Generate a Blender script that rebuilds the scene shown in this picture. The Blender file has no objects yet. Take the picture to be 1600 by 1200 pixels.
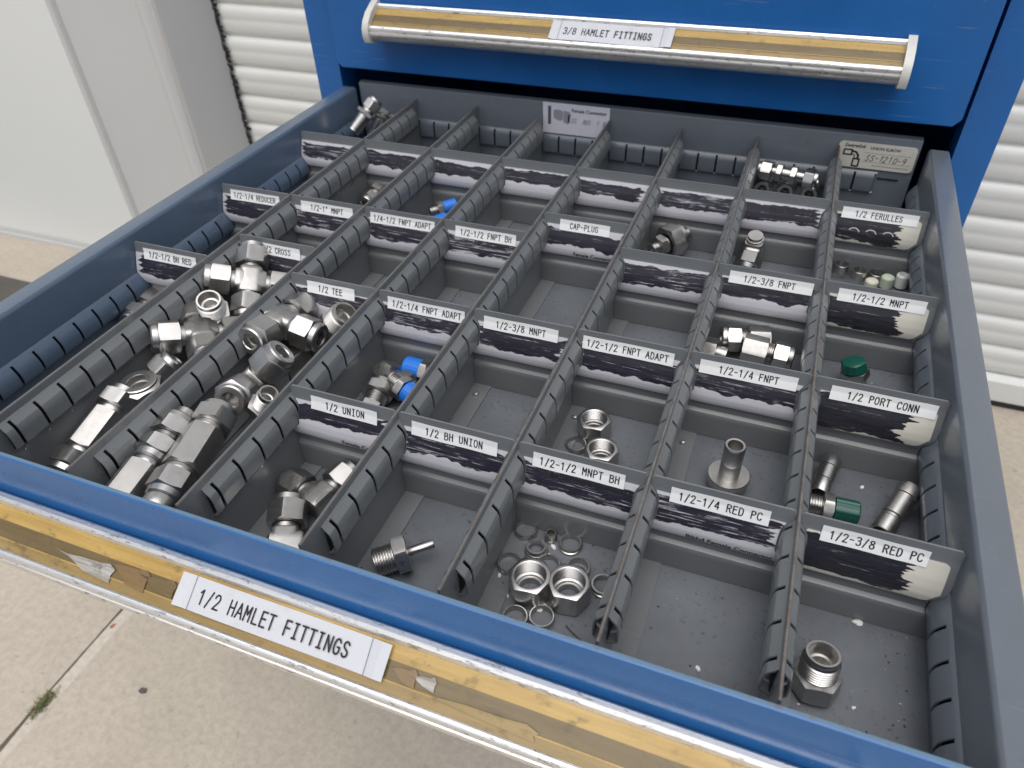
import bpy, bmesh, math, random
from mathutils import Vector, Matrix
random.seed(7)
S = 0.0008            # one drawing unit is 0.8 mm
GZ = 950.0            # drawer datum (divider tops) lies this many units above the ground
def W(p): return Vector((p[0]*S, p[1]*S, (p[2]+GZ)*S))
C = bpy.context.scene.collection
scn = bpy.context.scene

# ------------------------------------------------------------------ camera, sky, sun, exposure
cam = bpy.data.cameras.new('camera'); co = bpy.data.objects.new('camera', cam); C.objects.link(co)
RX = Vector((0.93365, 0.35701, -0.02913)); RY = Vector((0.21089, -0.61359, -0.76094)); RZ = Vector((-0.28954, 0.7043, -0.64817))
m = Matrix(((RX.x, -RY.x, -RZ.x), (RX.y, -RY.y, -RZ.y), (RX.z, -RY.z, -RZ.z))).to_4x4()
m.translation = W((547.58962, -841.41138, 324.97636))
co.matrix_world = m
cam.sensor_width = 36.0; cam.lens = 25.6893
cam.clip_start = 0.02; cam.clip_end = 200
cam.dof.use_dof = True; cam.dof.focus_distance = 0.40; cam.dof.aperture_fstop = 15
scn.camera = co

world = bpy.data.worlds.new('World'); scn.world = world; world.use_nodes = True
nt = world.node_tree
SUN_EL, SUN_ROT = math.radians(72), math.radians(165)
sky = nt.nodes.new('ShaderNodeTexSky'); sky.sky_type = 'NISHITA'; sky.sun_disc = False
sky.sun_elevation = SUN_EL; sky.sun_rotation = SUN_ROT
sky.air_density = 1.0; sky.dust_density = 4.0; sky.ozone_density = 1.0
hs = nt.nodes.new('ShaderNodeHueSaturation'); hs.inputs['Saturation'].default_value = 0.42
nt.links.new(sky.outputs[0], hs.inputs['Color'])
nt.links.new(hs.outputs[0], nt.nodes['Background'].inputs['Color'])
nt.nodes['Background'].inputs['Strength'].default_value = 0.09
sl = bpy.data.lights.new('sun', 'SUN'); sl.energy = 1.3; sl.angle = math.radians(75); sl.color = (1, 0.98, 0.96)
so = bpy.data.objects.new('sun', sl); C.objects.link(so)
d = Vector((math.sin(SUN_ROT)*math.cos(SUN_EL), math.cos(SUN_ROT)*math.cos(SUN_EL), math.sin(SUN_EL)))
so.rotation_euler = d.to_track_quat('Z', 'Y').to_euler(); so.location = (2, -2, 4)
scn.view_settings.view_transform = 'Standard'; scn.view_settings.look = 'None'
scn.view_settings.exposure = 0.5; scn.view_settings.gamma = 1.0
scn.view_settings.use_curve_mapping = False

# ------------------------------------------------------------------ materials
class N:
    def __init__(s, name):
        s.m = bpy.data.materials.new(name); s.m.use_nodes = True
        s.t = s.m.node_tree; s.b = s.t.nodes['Principled BSDF']
        s.tc = s.t.nodes.new('ShaderNodeTexCoord')
    def set(s, k, v):
        i = s.b.inputs[k]
        if hasattr(v, 'is_linked'): s.t.links.new(v, i)
        else: i.default_value = v
    def inp(s, node, k, v):
        if hasattr(v, 'is_linked'): s.t.links.new(v, node.inputs[k])
        else: node.inputs[k].default_value = v
    def mapping(s, scale, src='Object', rot=(0, 0, 0)):
        n = s.t.nodes.new('ShaderNodeMapping'); n.inputs['Scale'].default_value = scale; n.inputs['Rotation'].default_value = rot
        s.t.links.new(s.tc.outputs[src], n.inputs[0]); return n.outputs[0]
    def noise(s, vec, scale, detail=4, rough=0.55, dist=0):
        n = s.t.nodes.new('ShaderNodeTexNoise'); s.t.links.new(vec, n.inputs['Vector'])
        n.inputs['Scale'].default_value = scale; n.inputs['Detail'].default_value = detail
        n.inputs['Roughness'].default_value = rough; n.inputs['Distortion'].default_value = dist
        return n.outputs[0]
    def voro(s, vec, scale):
        n = s.t.nodes.new('ShaderNodeTexVoronoi'); s.t.links.new(vec, n.inputs['Vector']); n.inputs['Scale'].default_value = scale
        return n.outputs['Distance']
    def ramp(s, v, lo, hi, a=0.0, b=1.0):
        n = s.t.nodes.new('ShaderNodeMapRange'); s.inp(n, 0, v)
        for i, x in enumerate((lo, hi, a, b)): s.inp(n, i+1, x)
        return n.outputs[0]
    def math(s, op, a, b=0.0):
        n = s.t.nodes.new('ShaderNodeMath'); n.operation = op; s.inp(n, 0, a); s.inp(n, 1, b); return n.outputs[0]
    def mix(s, f, a, b):
        n = s.t.nodes.new('ShaderNodeMix'); n.data_type = 'RGBA'
        s.inp(n, 0, f)
        for k, x in ((6, a), (7, b)):
            if hasattr(x, 'is_linked'): s.t.links.new(x, n.inputs[k])
            else: n.inputs[k].default_value = (*x, 1)
        return n.outputs[2]
    def bump(s, h, strength, dist=0.001):
        n = s.t.nodes.new('ShaderNodeBump'); n.inputs['Strength'].default_value = strength; n.inputs['Distance'].default_value = dist
        s.t.links.new(h, n.inputs['Height']); s.t.links.new(n.outputs[0], s.b.inputs['Normal'])
M = {}
def paint(name, col, rough=0.38, scuff=0.5, coat=0.0, dirt=(0.05, 0.045, 0.04)):
    n = N(name); v = n.mapping((1, 1, 1))
    big = n.noise(v, 22, 5); fine = n.noise(v, 260, 4, 0.6)
    c = n.mix(n.ramp(big, .35, .7, 0, .35), col, tuple(x*1.25 for x in col))
    c = n.mix(n.ramp(fine, .66, .74, 0, .45*scuff), c, dirt)
    sp = n.noise(n.mapping((1, 1, 1)), 620, 2, .5)
    c = n.mix(n.ramp(sp, .735, .76, 0, .5*scuff), c, (.4, .4, .4))
    for k, rt in enumerate(((.3, .2, .5), (1.1, .7, .2), (.1, 1.3, .9))):
        sc = n.noise(n.mapping((14, 520, 520), rot=rt), 1.0, 2, .5)
        c = n.mix(n.math('MULTIPLY', n.ramp(sc, .71, .74), n.ramp(n.noise(v, 9+k*3, 2), .52, .6, 0, .35*scuff)), c, (.42, .42, .42))
    n.set('Base Color', c); n.set('Roughness', n.ramp(big, .3, .75, rough-.06, rough+.12))
    n.set('Coat Weight', coat); n.set('Coat Roughness', .15)
    n.bump(n.noise(v, 900, 2), .05, .0004)
    M[name] = n.m
paint('divider_grey', (0.150, 0.160, 0.168), .31)
paint('drawer_grey', (0.112, 0.130, 0.155), .30, .5, .35)
paint('drawer_bluegrey', (0.075, 0.110, 0.165), .30, .5, .35)
paint('cabinet_blue', (0.006, 0.110, 0.365), .36, .6)
paint('front_blue', (0.018, 0.118, 0.335), .26, .6, .2)
paint('bumper_dark', (0.02, 0.02, 0.022), .6)
def floor_mat():
    n = N('floor_grey'); v = n.mapping((1, 1, 1))
    big = n.noise(v, 14, 6, .65); f = n.noise(v, 330, 3, .7)
    c = n.mix(n.ramp(big, .35, .68), (0.105, 0.115, 0.130), (0.150, 0.164, 0.184))
    c = n.mix(n.math('MULTIPLY', n.ramp(f, .58, .7), n.ramp(n.noise(v, 30, 3), .4, .6, .1, .9)), c, (0.03, 0.028, 0.025))
    c = n.mix(n.ramp(n.noise(v, 700, 2), .74, .77, 0, .6), c, (.5, .5, .48))
    c = n.mix(n.ramp(n.noise(v, 60, 5, .7), .63, .75, 0, .4), c, (0.075, 0.062, 0.045))
    n.set('Base Color', c); n.set('Roughness', n.ramp(big, .3, .7, .38, .6)); n.bump(f, .12, .0004); M['floor_grey'] = n.m
floor_mat()
def edge_mat():
    n = N('worn_edge'); v = n.mapping((1, 1, 1))
    f = n.noise(v, 160, 4, .7)
    n.set('Base Color', n.mix(n.ramp(f, .4, .62), (0.135, 0.135, 0.132), (0.11, 0.08, 0.058))); n.set('Roughness', .6); M['worn_edge'] = n.m
edge_mat()
def steel(name, col, r0, r1, grain=.1, aniso=0.0):
    n = N(name); v = n.mapping((1, 1, 1))
    f = n.noise(v, 420, 4, .65); b = n.noise(v, 60, 3)
    c = n.mix(n.ramp(b, .3, .7), col, tuple(x*.82 for x in col))
    n.set('Base Color', c); n.set('Metallic', 1.0)
    n.set('Roughness', n.ramp(f, .3, .7, r0, r1)); (grain > .05) and n.bump(n.noise(v, 1300, 2, .6), grain, .0003)
    n.set('Anisotropic', aniso)
    M[name] = n.m
steel('steel_bright', (0.55, 0.54, 0.525), .27, .38, .02)
steel('steel_satin', (0.50, 0.49, 0.475), .34, .47, .08)
steel('steel_dark', (0.50, 0.49, 0.47), .24, .38, .04)
def alu():
    n = N('aluminium'); v = n.mapping((1, 60, 60)); f = n.noise(v, 30, 5, .6)
    g = n.noise(n.mapping((1, 4, 4)), 130, 5, .75)
    c = n.mix(n.ramp(g, .56, .66, 0, .8), (0.84, 0.83, 0.81), (0.16, 0.14, 0.12))
    n.set('Base Color', c); n.set('Metallic', .85); n.set('Roughness', n.ramp(f, .3, .7, .26, .46)); n.bump(g, .15, .0005); M['aluminium'] = n.m
alu()
def yellow(name, a, b, dirtamt):
    n = N(name); v = n.mapping((1, 14, 14)); f = n.noise(v, 26, 6, .65); g = n.noise(n.mapping((1, 1.5, 1.5)), 70, 5, .7)
    c = n.mix(n.ramp(f, .3, .7), a, b); c = n.mix(n.ramp(g, .56, .72, 0, dirtamt), c, (0.06, 0.045, 0.02))
    n.set('Base Color', c); n.set('Roughness', n.ramp(g, .3, .7, .16, .4)); n.set('Coat Weight', .2); n.set('Coat Roughness', .15); M[name] = n.m
yellow('amber_plastic', (0.50, 0.335, 0.10), (0.36, 0.225, 0.06), .7)
yellow('amber_film', (0.175, 0.125, 0.05), (0.125, 0.085, 0.032), .5)
yellow('aged_film', (0.33, 0.23, 0.085), (0.24, 0.16, 0.055), .6)
yellow('torn_grey', (0.52, 0.50, 0.46), (0.16, 0.14, 0.11), .8)
yellow('brown_film', (0.17, 0.10, 0.04), (0.23, 0.15, 0.06), .4)
def plain(name, col, rough=.5, dirt=.1, dcol=(.1, .09, .08), **kw):
    n = N(name); v = n.mapping((1, 1, 1)); g = n.noise(v, 90, 5, .7)
    n.set('Base Color', n.mix(n.ramp(g, .52, .75, 0, dirt), col, dcol)); n.set('Roughness', rough)
    for k, x in kw.items(): n.set(k, x)
    M[name] = n.m; return n
plain('ink', (0.012, 0.012, 0.013), .5)
plain('print_grey', (0.10, 0.10, 0.11), .6)
plain('pale_ink', (0.30, 0.30, 0.33), .6)
plain('tape_white', (0.82, 0.83, 0.83), .32, .04)
plain('insert_paper', (0.56, 0.57, 0.60), .55, .25, (.3, .29, .28))
plain('card_white', (0.66, 0.66, 0.74), .6, .1)
plain('card_cream', (0.62, 0.60, 0.53), .4, .1)
plain('cap_white', (0.62, 0.61, 0.57), .4, .15)
plain('blue_plastic', (0.012, 0.17, 0.66), .4, .05)
plain('green_plastic', (0.004, 0.075, 0.055), .35, .05)
plain('pale_plastic', (0.62, 0.61, 0.50), .45)
plain('pale_plastic2', (0.50, 0.57, 0.45), .4)
plain('white_plastic', (0.72, 0.74, 0.72), .4)
plain('crumb_white', (0.72, 0.72, 0.70), .8)
plain('slit_shade', (0.012, 0.012, 0.013), .8)
plain('wire_dark', (0.05, 0.045, 0.04), .4)
plain('wire_tan', (0.35, 0.30, 0.22), .5)
plain('strip_black', (0.012, 0.012, 0.012), .9)
plain('rivet_zinc', (0.45, 0.50, 0.48), .35, .2, (.2, .2, .2), Metallic=.8)
plain('leaf_rust', (0.30, 0.09, 0.03), .7)
plain('grass_green', (0.10, 0.135, 0.045), .7, .5, (.16, .16, .06)); plain('grass_dry', (0.22, 0.19, 0.09), .8)
def wallmat(name, col, amt=.35):
    n = N(name); v = n.mapping((1, 1, 1)); g = n.noise(v, 2.6, 6, .6); h = n.noise(v, 24, 5, .7)
    c = n.mix(n.ramp(g, .35, .7, 0, amt), col, tuple(x*.86 for x in col)); c = n.mix(n.ramp(h, .66, .8, 0, .25), c, (.35, .32, .27))
    n.set('Base Color', c); n.set('Roughness', .45); M[name] = n.m
wallmat('wall_white', (0.80, 0.82, 0.80), .2); wallmat('jamb_grey', (0.60, 0.605, 0.60), .25); wallmat('jamb_shaded', (0.47, 0.475, 0.47), .25)
def shut():
    n = N('shutter_white'); v = n.mapping((1, 1, 1))
    c = n.mix(n.ramp(n.noise(n.mapping((.6, 1, 4)), 5, 6, .65), .4, .72, 0, .3), (0.75, 0.76, 0.73), (0.55, 0.53, 0.46))
    c = n.mix(n.ramp(n.noise(n.mapping((1, 1, 3)), 10, 4, .75), .70, .76, 0, .7), c, (.14, .14, .13))
    n.set('Base Color', c); n.set('Roughness', .35); M['shutter_white'] = n.m
shut()
def concrete(name, a, b, dark):
    n = N(name); v = n.mapping((1, 1, 1))
    g = n.noise(v, 5, 7, .65); f = n.noise(v, 95, 5, .7); k = n.noise(v, 330, 3, .7); q = n.noise(v, 52, 4, .6)
    c = n.mix(n.ramp(g, .32, .68), a, b)
    c = n.mix(n.ramp(f, .40, .62, 0, .42), c, tuple(x*.70 for x in a))
    c = n.mix(n.ramp(k, .62, .72, 0, .5), c, dark); c = n.mix(n.ramp(k, .3, .36, .5, 0), c, tuple(min(1, x*1.35) for x in b))
    c = n.mix(n.ramp(q, .64, .70, 0, .45), c, dark)
    n.set('Base Color', c); n.set('Roughness', .85); n.bump(f, .5, .002); M[name] = n.m
concrete('concrete', (0.425, 0.375, 0.305), (0.51, 0.452, 0.372), (0.24, 0.21, 0.18))
concrete('mortar', (0.50, 0.455, 0.385), (0.58, 0.53, 0.45), (0.22, 0.2, 0.17))
concrete('dark_coarse', (0.085, 0.078, 0.068), (0.11, 0.1, 0.088), (0.04, 0.04, 0.04))
concrete('crack_dirt', (0.12, 0.10, 0.08), (0.18, 0.15, 0.11), (0.05, 0.045, 0.04))

def marker_card(name, base, ink, v0, v1, u0, u1, seed, gap=.40, tilt=0.0, amp=1.0):
    """paper card scribbled over with a black marker; UV carries millimetre-like units / 100"""
    n = N(name)
    sep = n.t.nodes.new('ShaderNodeSeparateXYZ'); n.t.links.new(n.tc.outputs['UV'], sep.inputs[0])
    u = n.math('MULTIPLY', sep.outputs[0], 100.0); v = n.math('MULTIPLY', sep.outputs[1], 100.0)
    v = n.math('SUBTRACT', v, n.math('MULTIPLY', u, tilt))
    def nz(su, sv, detail=3, rough=.6, off=0):
        cmb = n.t.nodes.new('ShaderNodeCombineXYZ')
        n.t.links.new(n.math('MULTIPLY', u, su), cmb.inputs[0]); n.t.links.new(n.math('MULTIPLY', v, sv), cmb.inputs[1])
        cmb.inputs[2].default_value = seed*3.17+off
        return n.noise(cmb.outputs[0], 1.0, detail, rough)
    e1 = n.math('ADD', n.math('MULTIPLY', n.math('SUBTRACT', nz(.06, .03, 2, .6, 1), .5), 8*amp), v0)
    e2 = n.math('ADD', n.math('MULTIPLY', n.math('SUBTRACT', nz(.07, .02, 2.5, .6, 2), .5), 11*amp), v1)
    l = n.math('ADD', n.math('MULTIPLY', n.math('SUBTRACT', nz(.01, .30, 2, .6, 3), .5), 26*amp), u0)
    r = n.math('ADD', n.math('MULTIPLY', n.math('SUBTRACT', nz(.01, .30, 2, .6, 4), .5), 36*amp), u1)
    a = n.math('SUBTRACT', v, e1); b = n.math('SUBTRACT', e2, v); c1 = n.math('SUBTRACT', u, l); d1 = n.math('SUBTRACT', r, u)
    mk = n.ramp(n.math('MINIMUM', n.math('MINIMUM', a, b), n.math('MINIMUM', c1, d1)), 0, .35)
    gp = n.ramp(nz(.03, .8, 4, .7, 5), gap-.05, gap+.04, .0, 1)
    gp = n.math('MAXIMUM', gp, n.ramp(nz(.06, .16, 3, .6, 7), .42, .56))
    mk = n.math('MULTIPLY', mk, gp)
    shade = n.ramp(nz(.05, 1.6, 4, .7, 6), .35, .7, 0, 1)
    inkc = n.mix(shade, ink, tuple(x*3.0+.010 for x in ink))
    fl = n.noise(n.mapping((1, 1, 1)), 300, 4, .7)
    basec = n.mix(n.ramp(fl, .6, .75, 0, .3), base, tuple(x*.7 for x in base))
    n.set('Base Color', n.mix(mk, basec, inkc)); n.set('Roughness', n.ramp(mk, 0, 1, .5, .34))
    M[name] = n.m; return n.m

# ------------------------------------------------------------------ mesh helpers
class MB:
    def __init__(s): s.v = []; s.f = []; s.mi = []; s.uv = {}; s.cur = 0
    def vert(s, p): s.v.append(tuple(p)); return len(s.v)-1
    def face(s, idx, mi=None): s.f.append(list(idx)); s.mi.append(s.cur if mi is None else mi)
    def box(s, x0, x1, y0, y1, z0, z1):
        i = [s.vert(p) for p in ((x0,y0,z0),(x1,y0,z0),(x1,y1,z0),(x0,y1,z0),(x0,y0,z1),(x1,y0,z1),(x1,y1,z1),(x0,y1,z1))]
        for q in ((0,3,2,1),(4,5,6,7),(0,1,5,4),(1,2,6,5),(2,3,7,6),(3,0,4,7)): s.face([i[k] for k in q])
    def prism(s, loop, axis, a0, a1):
        """closed 2-D loop extruded along 'x' 'y' or 'z'"""
        def P(q, t): return {'x': (t, q[0], q[1]), 'y': (q[0], t, q[1]), 'z': (q[0], q[1], t)}[axis]
        n = len(loop); A = [s.vert(P(q, a0)) for q in loop]; B = [s.vert(P(q, a1)) for q in loop]
        for k in range(n): s.face((A[k], A[(k+1) % n], B[(k+1) % n], B[k]))
        s.face(A[::-1]); s.face(B)
    def stack(s, rings, n=48, M4=None, cap0=False, cap1=False):
        """rings: ('c', r, z) circle, ('h', apothem, z, rc, sgn) hexagon with chamfer falling away from the face"""
        prev = None; first = None
        for rg in rings:
            cur = []
            for k in range(n):
                th = 2*math.pi*k/n
                if rg[0] == 'c': r, z = rg[1], rg[2]
                else:
                    q = ((th+math.pi/6) % (math.pi/3))-math.pi/6
                    r = min(rg[1]/math.cos(q), rg[1]*1.135); z = rg[2]-rg[4]*max(0, r-rg[3])*.5
                p = Vector((r*math.cos(th), r*math.sin(th), z))
                if M4: p = M4 @ p
                cur.append(s.vert(p))
            if prev:
                for k in range(n): s.face((prev[k], prev[(k+1) % n], cur[(k+1) % n], cur[k]))
            else: first = cur
            prev = cur
        if cap0: s.face(first[::-1])
        if cap1: s.face(prev)
    def ribbon(s, pts, h, fn):
        """flat stroke through 2-D pts of half width h; fn maps 2-D to 3-D"""
        for a, b in zip(pts[:-1], pts[1:]):
            dx, dy = b[0]-a[0], b[1]-a[1]; L = math.hypot(dx, dy) or 1; nx, ny = -dy/L*h, dx/L*h
            s.face([s.vert(fn(*q)) for q in ((a[0]-nx, a[1]-ny), (b[0]-nx, b[1]-ny), (b[0]+nx, b[1]+ny), (a[0]+nx, a[1]+ny))])
        for a in pts: s.face([s.vert(fn(a[0]+h*math.cos(k*math.pi/4), a[1]+h*math.sin(k*math.pi/4))) for k in range(8)])
    def build(s, name, mats, parent=None, origin=None, smooth=28):
        """origin: world drawing-unit point of the object's own origin (None = verts are local)"""
        me = bpy.data.meshes.new(name); o0 = Vector(origin) if origin is not None else Vector((0, 0, 0))
        me.from_pydata([((v[0]-o0.x)*S, (v[1]-o0.y)*S, (v[2]-o0.z)*S) for v in s.v], [], s.f)
        if isinstance(mats, str): mats = [mats]
        for mm in mats: me.materials.append(M[mm])
        for p, i in zip(me.polygons, s.mi): p.material_index = i
        if s.uv:
            ul = me.uv_layers.new(name='UVMap')
            for li, lp in enumerate(me.loops): ul.data[li].uv = s.uv.get(lp.vertex_index, (0, 0))
        if smooth:
            me.shade_smooth(); me.set_sharp_from_angle(angle=math.radians(smooth))
        o = bpy.data.objects.new(name, me); C.objects.link(o)
        if parent is not None: o.parent = parent
        elif origin is not None: o.location = W(origin)
        return o
def tag(o, label=None, cat=None, group=None, kind=None):
    if label: o['label'] = label
    if cat: o['category'] = cat
    if group: o['group'] = group
    if kind: o['kind'] = kind
    return o
def empty(name, at, label, cat, group=None):
    o = bpy.data.objects.new(name, None); C.objects.link(o); o.location = W(at); o.empty_display_size = .01
    return tag(o, label, cat, group)

# stroke lettering of the label printer, 4 x 6 cells
G = {
 '0': [[(2,0),(.8,.5),(.3,1.8),(.3,4.2),(.8,5.5),(2,6),(3.2,5.5),(3.7,4.2),(3.7,1.8),(3.2,.5),(2,0)]],
 '1': [[(.7,4.7),(2.1,6),(2.1,0)]],
 '2': [[(.3,4.5),(.7,5.5),(1.5,6),(2.6,6),(3.4,5.4),(3.6,4.4),(3.2,3.4),(.3,0),(3.8,0)]],
 '3': [[(.4,5.3),(1.2,6),(2.6,6),(3.5,5.3),(3.5,4),(2.6,3.2),(1.5,3.2)],[(2.6,3.2),(3.7,2.4),(3.7,.9),(2.7,0),(1.2,0),(.3,.8)]],
 '4': [[(3,0),(3,6),(.2,1.7),(4,1.7)]],
 '8': [[(2,3.2),(.8,3.8),(.5,4.7),(.9,5.6),(2,6),(3.1,5.6),(3.5,4.7),(3.2,3.8),(2,3.2),(.7,2.5),(.2,1.5),(.7,.4),(2,0),(3.3,.4),(3.8,1.5),(3.3,2.5),(2,3.2)]],
 '9': [[(3.6,4.2),(3,3.1),(2,2.8),(.9,3.2),(.4,4.4),(.9,5.6),(2,6),(3.1,5.6),(3.6,4.4),(3.5,2.6),(2.6,0)]],
 '/': [[(.5,-.5),(3.5,6.4)]], '-': [[(.5,2.8),(3.5,2.8)]], '"': [[(1.3,6.2),(1.2,4.5)],[(2.7,6.2),(2.6,4.5)]], ' ': [],
 'A': [[(0,0),(2,6),(4,0)],[(.7,2),(3.3,2)]],
 'B': [[(.4,0),(.4,6),(2.4,6),(3.4,5.4),(3.4,3.9),(2.5,3.2),(.4,3.2)],[(2.5,3.2),(3.8,2.4),(3.8,.8),(2.6,0),(.4,0)]],
 'C': [[(3.7,4.7),(3.1,5.7),(2.1,6),(.9,5.5),(.3,4.2),(.3,1.8),(.9,.5),(2.1,0),(3.1,.3),(3.7,1.3)]],
 'D': [[(.4,0),(.4,6),(2.1,6),(3.3,5.2),(3.7,3.8),(3.7,2.2),(3.3,.8),(2.1,0),(.4,0)]],
 'E': [[(3.7,6),(.5,6),(.5,0),(3.8,0)],[(.5,3.2),(3.3,3.2)]],
 'F': [[(3.7,6),(.5,6),(.5,0)],[(.5,3.1),(3.3,3.1)]],
 'G': [[(3.6,4.8),(3,5.7),(2,6),(.9,5.5),(.3,4.2),(.3,1.8),(.9,.5),(2.1,0),(3.1,.3),(3.7,1.1),(3.7,2.8),(2.3,2.8)]],
 'H': [[(.4,0),(.4,6)],[(3.6,0),(3.6,6)],[(.4,3.2),(3.6,3.2)]],
 'I': [[(.8,6),(3.2,6)],[(2,6),(2,0)],[(.8,0),(3.2,0)]],
 'J': [[(3.2,6),(3.2,1.4),(2.5,.2),(1.3,.2),(.5,1.4)]],
 'L': [[(.6,6),(.6,0),(3.8,0)]],
 'M': [[(.3,0),(.3,6),(2,2.6),(3.7,6),(3.7,0)]],
 'N': [[(.4,0),(.4,6),(3.6,0),(3.6,6)]],
 'O': [[(2,0),(.8,.5),(.3,1.8),(.3,4.2),(.8,5.5),(2,6),(3.2,5.5),(3.7,4.2),(3.7,1.8),(3.2,.5),(2,0)]],
 'P': [[(.4,0),(.4,6),(2.5,6),(3.6,5.3),(3.6,3.6),(2.5,2.8),(.4,2.8)]],
 'R': [[(.4,0),(.4,6),(2.5,6),(3.6,5.3),(3.6,3.7),(2.5,2.9),(.4,2.9)],[(2.2,2.9),(3.8,0)]],
 'S': [[(3.6,5),(3,5.7),(2,6),(.9,5.6),(.5,4.6),(.9,3.6),(3.1,2.5),(3.6,1.5),(3.1,.4),(2,0),(.9,.3),(.3,1.1)]],
 'T': [[(.1,6),(3.9,6)],[(2,6),(2,0)]],
 'U': [[(.4,6),(.4,1.6),(1,.4),(2,0),(3,.4),(3.6,1.6),(3.6,6)]],
 'X': [[(.2,0),(3.8,6)],[(.2,6),(3.8,0)]],
}
def write(mb, text, cx, y0, adv, cap, fn, h=None, slant=0.0, jit=0.0):
    """centre the text on cx, baseline y0; fn(x, y) -> 3-D"""
    k = cap/6.0; kx = adv/5.4; h = h or cap*.062; x = cx-adv*len(text)/2
    for ch in text:
        jx, jy = random.uniform(-jit, jit), random.uniform(-jit, jit)
        for pl in G[ch]: mb.ribbon([(x+.7*kx+(p[0]*kx)+slant*p[1]*k+jx, y0+p[1]*k+jy) for p in pl], h, fn)
        x += adv
def typeset(mb, text, x0, x1, y0, fn, shear=0.0, bold=0.02, maxy=None, miny=None):
    """default-font text fitted between x0 and x1, baseline y0"""
    cu = bpy.data.curves.new('t', 'FONT'); cu.body = text; cu.size = 1; cu.shear = shear; cu.resolution_u = 3; cu.offset = bold
    ob = bpy.data.objects.new('t', cu); C.objects.link(ob)
    me = bpy.data.meshes.new_from_object(ob.evaluated_get(bpy.context.evaluated_depsgraph_get()))
    xs = [v.co.x for v in me.vertices]; k = (x1-x0)/(max(xs)-min(xs)); mx = min(xs)
    base = []
    for v in me.vertices:
        y = v.co.y*k
        if maxy is not None: y = min(y, maxy)
        if miny is not None: y = max(y, miny)
        base.append(mb.vert(fn(x0+(v.co.x-mx)*k, y0+y)))
    for p in me.polygons: mb.face([base[i] for i in p.vertices])
    bpy.data.objects.remove(ob); bpy.data.meshes.remove(me); bpy.data.curves.remove(cu)

# ------------------------------------------------------------------ ground, wall, shutter
GR = -GZ
def sheet(name, x0, x1, y0, y1, z, mat, kind='structure', t=30, **kw):
    mb = MB(); mb.box(x0, x1, y0, y1, z-t, z); return tag(mb.build(name, mat, origin=((x0+x1)/2, (y0+y1)/2, z), smooth=0), kind=kind, **kw)
sheet('concrete_ground', -490, 16000, -16000, 16000, GR, 'concrete')
sheet('concrete_ground', -16000, -518, -16000, 16000, GR, 'concrete')
def joint():
    mb = MB(); n = 90
    ys = [-2500+i*50 for i in range(n)]
    prev = None
    for y in ys:
        w = random.uniform(-4, 4); dp = random.uniform(2, 9)
        cur = [mb.vert((-520, y, GR-dp)), mb.vert((-513+w, y, GR-dp)), mb.vert((-511+w, y, GR-.9)), mb.vert((-488, y, GR-.6))]
        if prev:
            for k in range(3): mb.face((prev[k], prev[k+1], cur[k+1], cur[k]), 1 if k < 2 else 0)
        prev = cur
    return tag(mb.build('joint_filler', ['mortar', 'crack_dirt'], origin=(-507, 0, GR)), kind='structure')
joint()
sheet('dark_patch', -3600, -1350, -420, 505, GR+5, 'dark_coarse', t=4)  # flat dark grey-brown sheet lying on the concrete
def grass():
    mb = MB(); random.seed(3)
    for i in range(420):
        bx, by = random.gauss(-507, 5), random.gauss(-566, 12)
        a = random.uniform(0, 6.28); L = random.uniform(5, 14); w = 1.0; lean = random.uniform(.3, 1.1)
        dx, dy = math.cos(a), math.sin(a)
        p0 = (bx-dy*w, by+dx*w, GR-4); p1 = (bx+dy*w, by-dx*w, GR-4)
        q0 = (bx+dx*L*lean*.5-dy*w*.7, by+dy*L*lean*.5+dx*w*.7, GR+L*.6-4); q1 = (bx+dx*L*lean*.5+dy*w*.7, by+dy*L*lean*.5-dx*w*.7, GR+L*.6-4)
        t = (bx+dx*L*lean, by+dy*L*lean, GR+L*.8-4)
        i0 = [mb.vert(p) for p in (p0, p1, q1, q0, t)]; mi = 1 if random.random() < .3 else 0; mb.face(i0[:4], mi); mb.face((i0[3], i0[2], i0[4]), mi)
    tag(mb.build('grass_tuft', ['grass_green', 'grass_dry'], origin=(-509, -566, GR), smooth=0), 'small green weed growing in the joint of the concrete', 'weed')
grass()
def leaf():
    mb = MB()
    loop = [(-6, -2), (-2, -4.5), (3, -3.5), (8, 0), (3, 3), (-3, 3.5)]
    mb.prism(loop, 'z', GR-1.5, GR-.6)
    o = mb.build('dead_leaf', 'leaf_rust', smooth=0); o.location = W((-506, -400, GR)) - Vector((0, 0, GR*S)) ; o.rotation_euler = (0, 0, 1.2)
    tag(o, 'rust coloured dead leaf bit lying in the concrete joint', 'leaf')
leaf()
mb = MB(); mb.prism([(-7,-4),(0,-6),(8,-2),(5,5),(-5,4)], 'z', 0, 3); o = mb.build('pebble', 'dark_coarse', smooth=0)
o.location = W((-352, -485, GR)); tag(o, 'small dark grey pebble on the concrete by the drawer', 'pebble')

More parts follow.
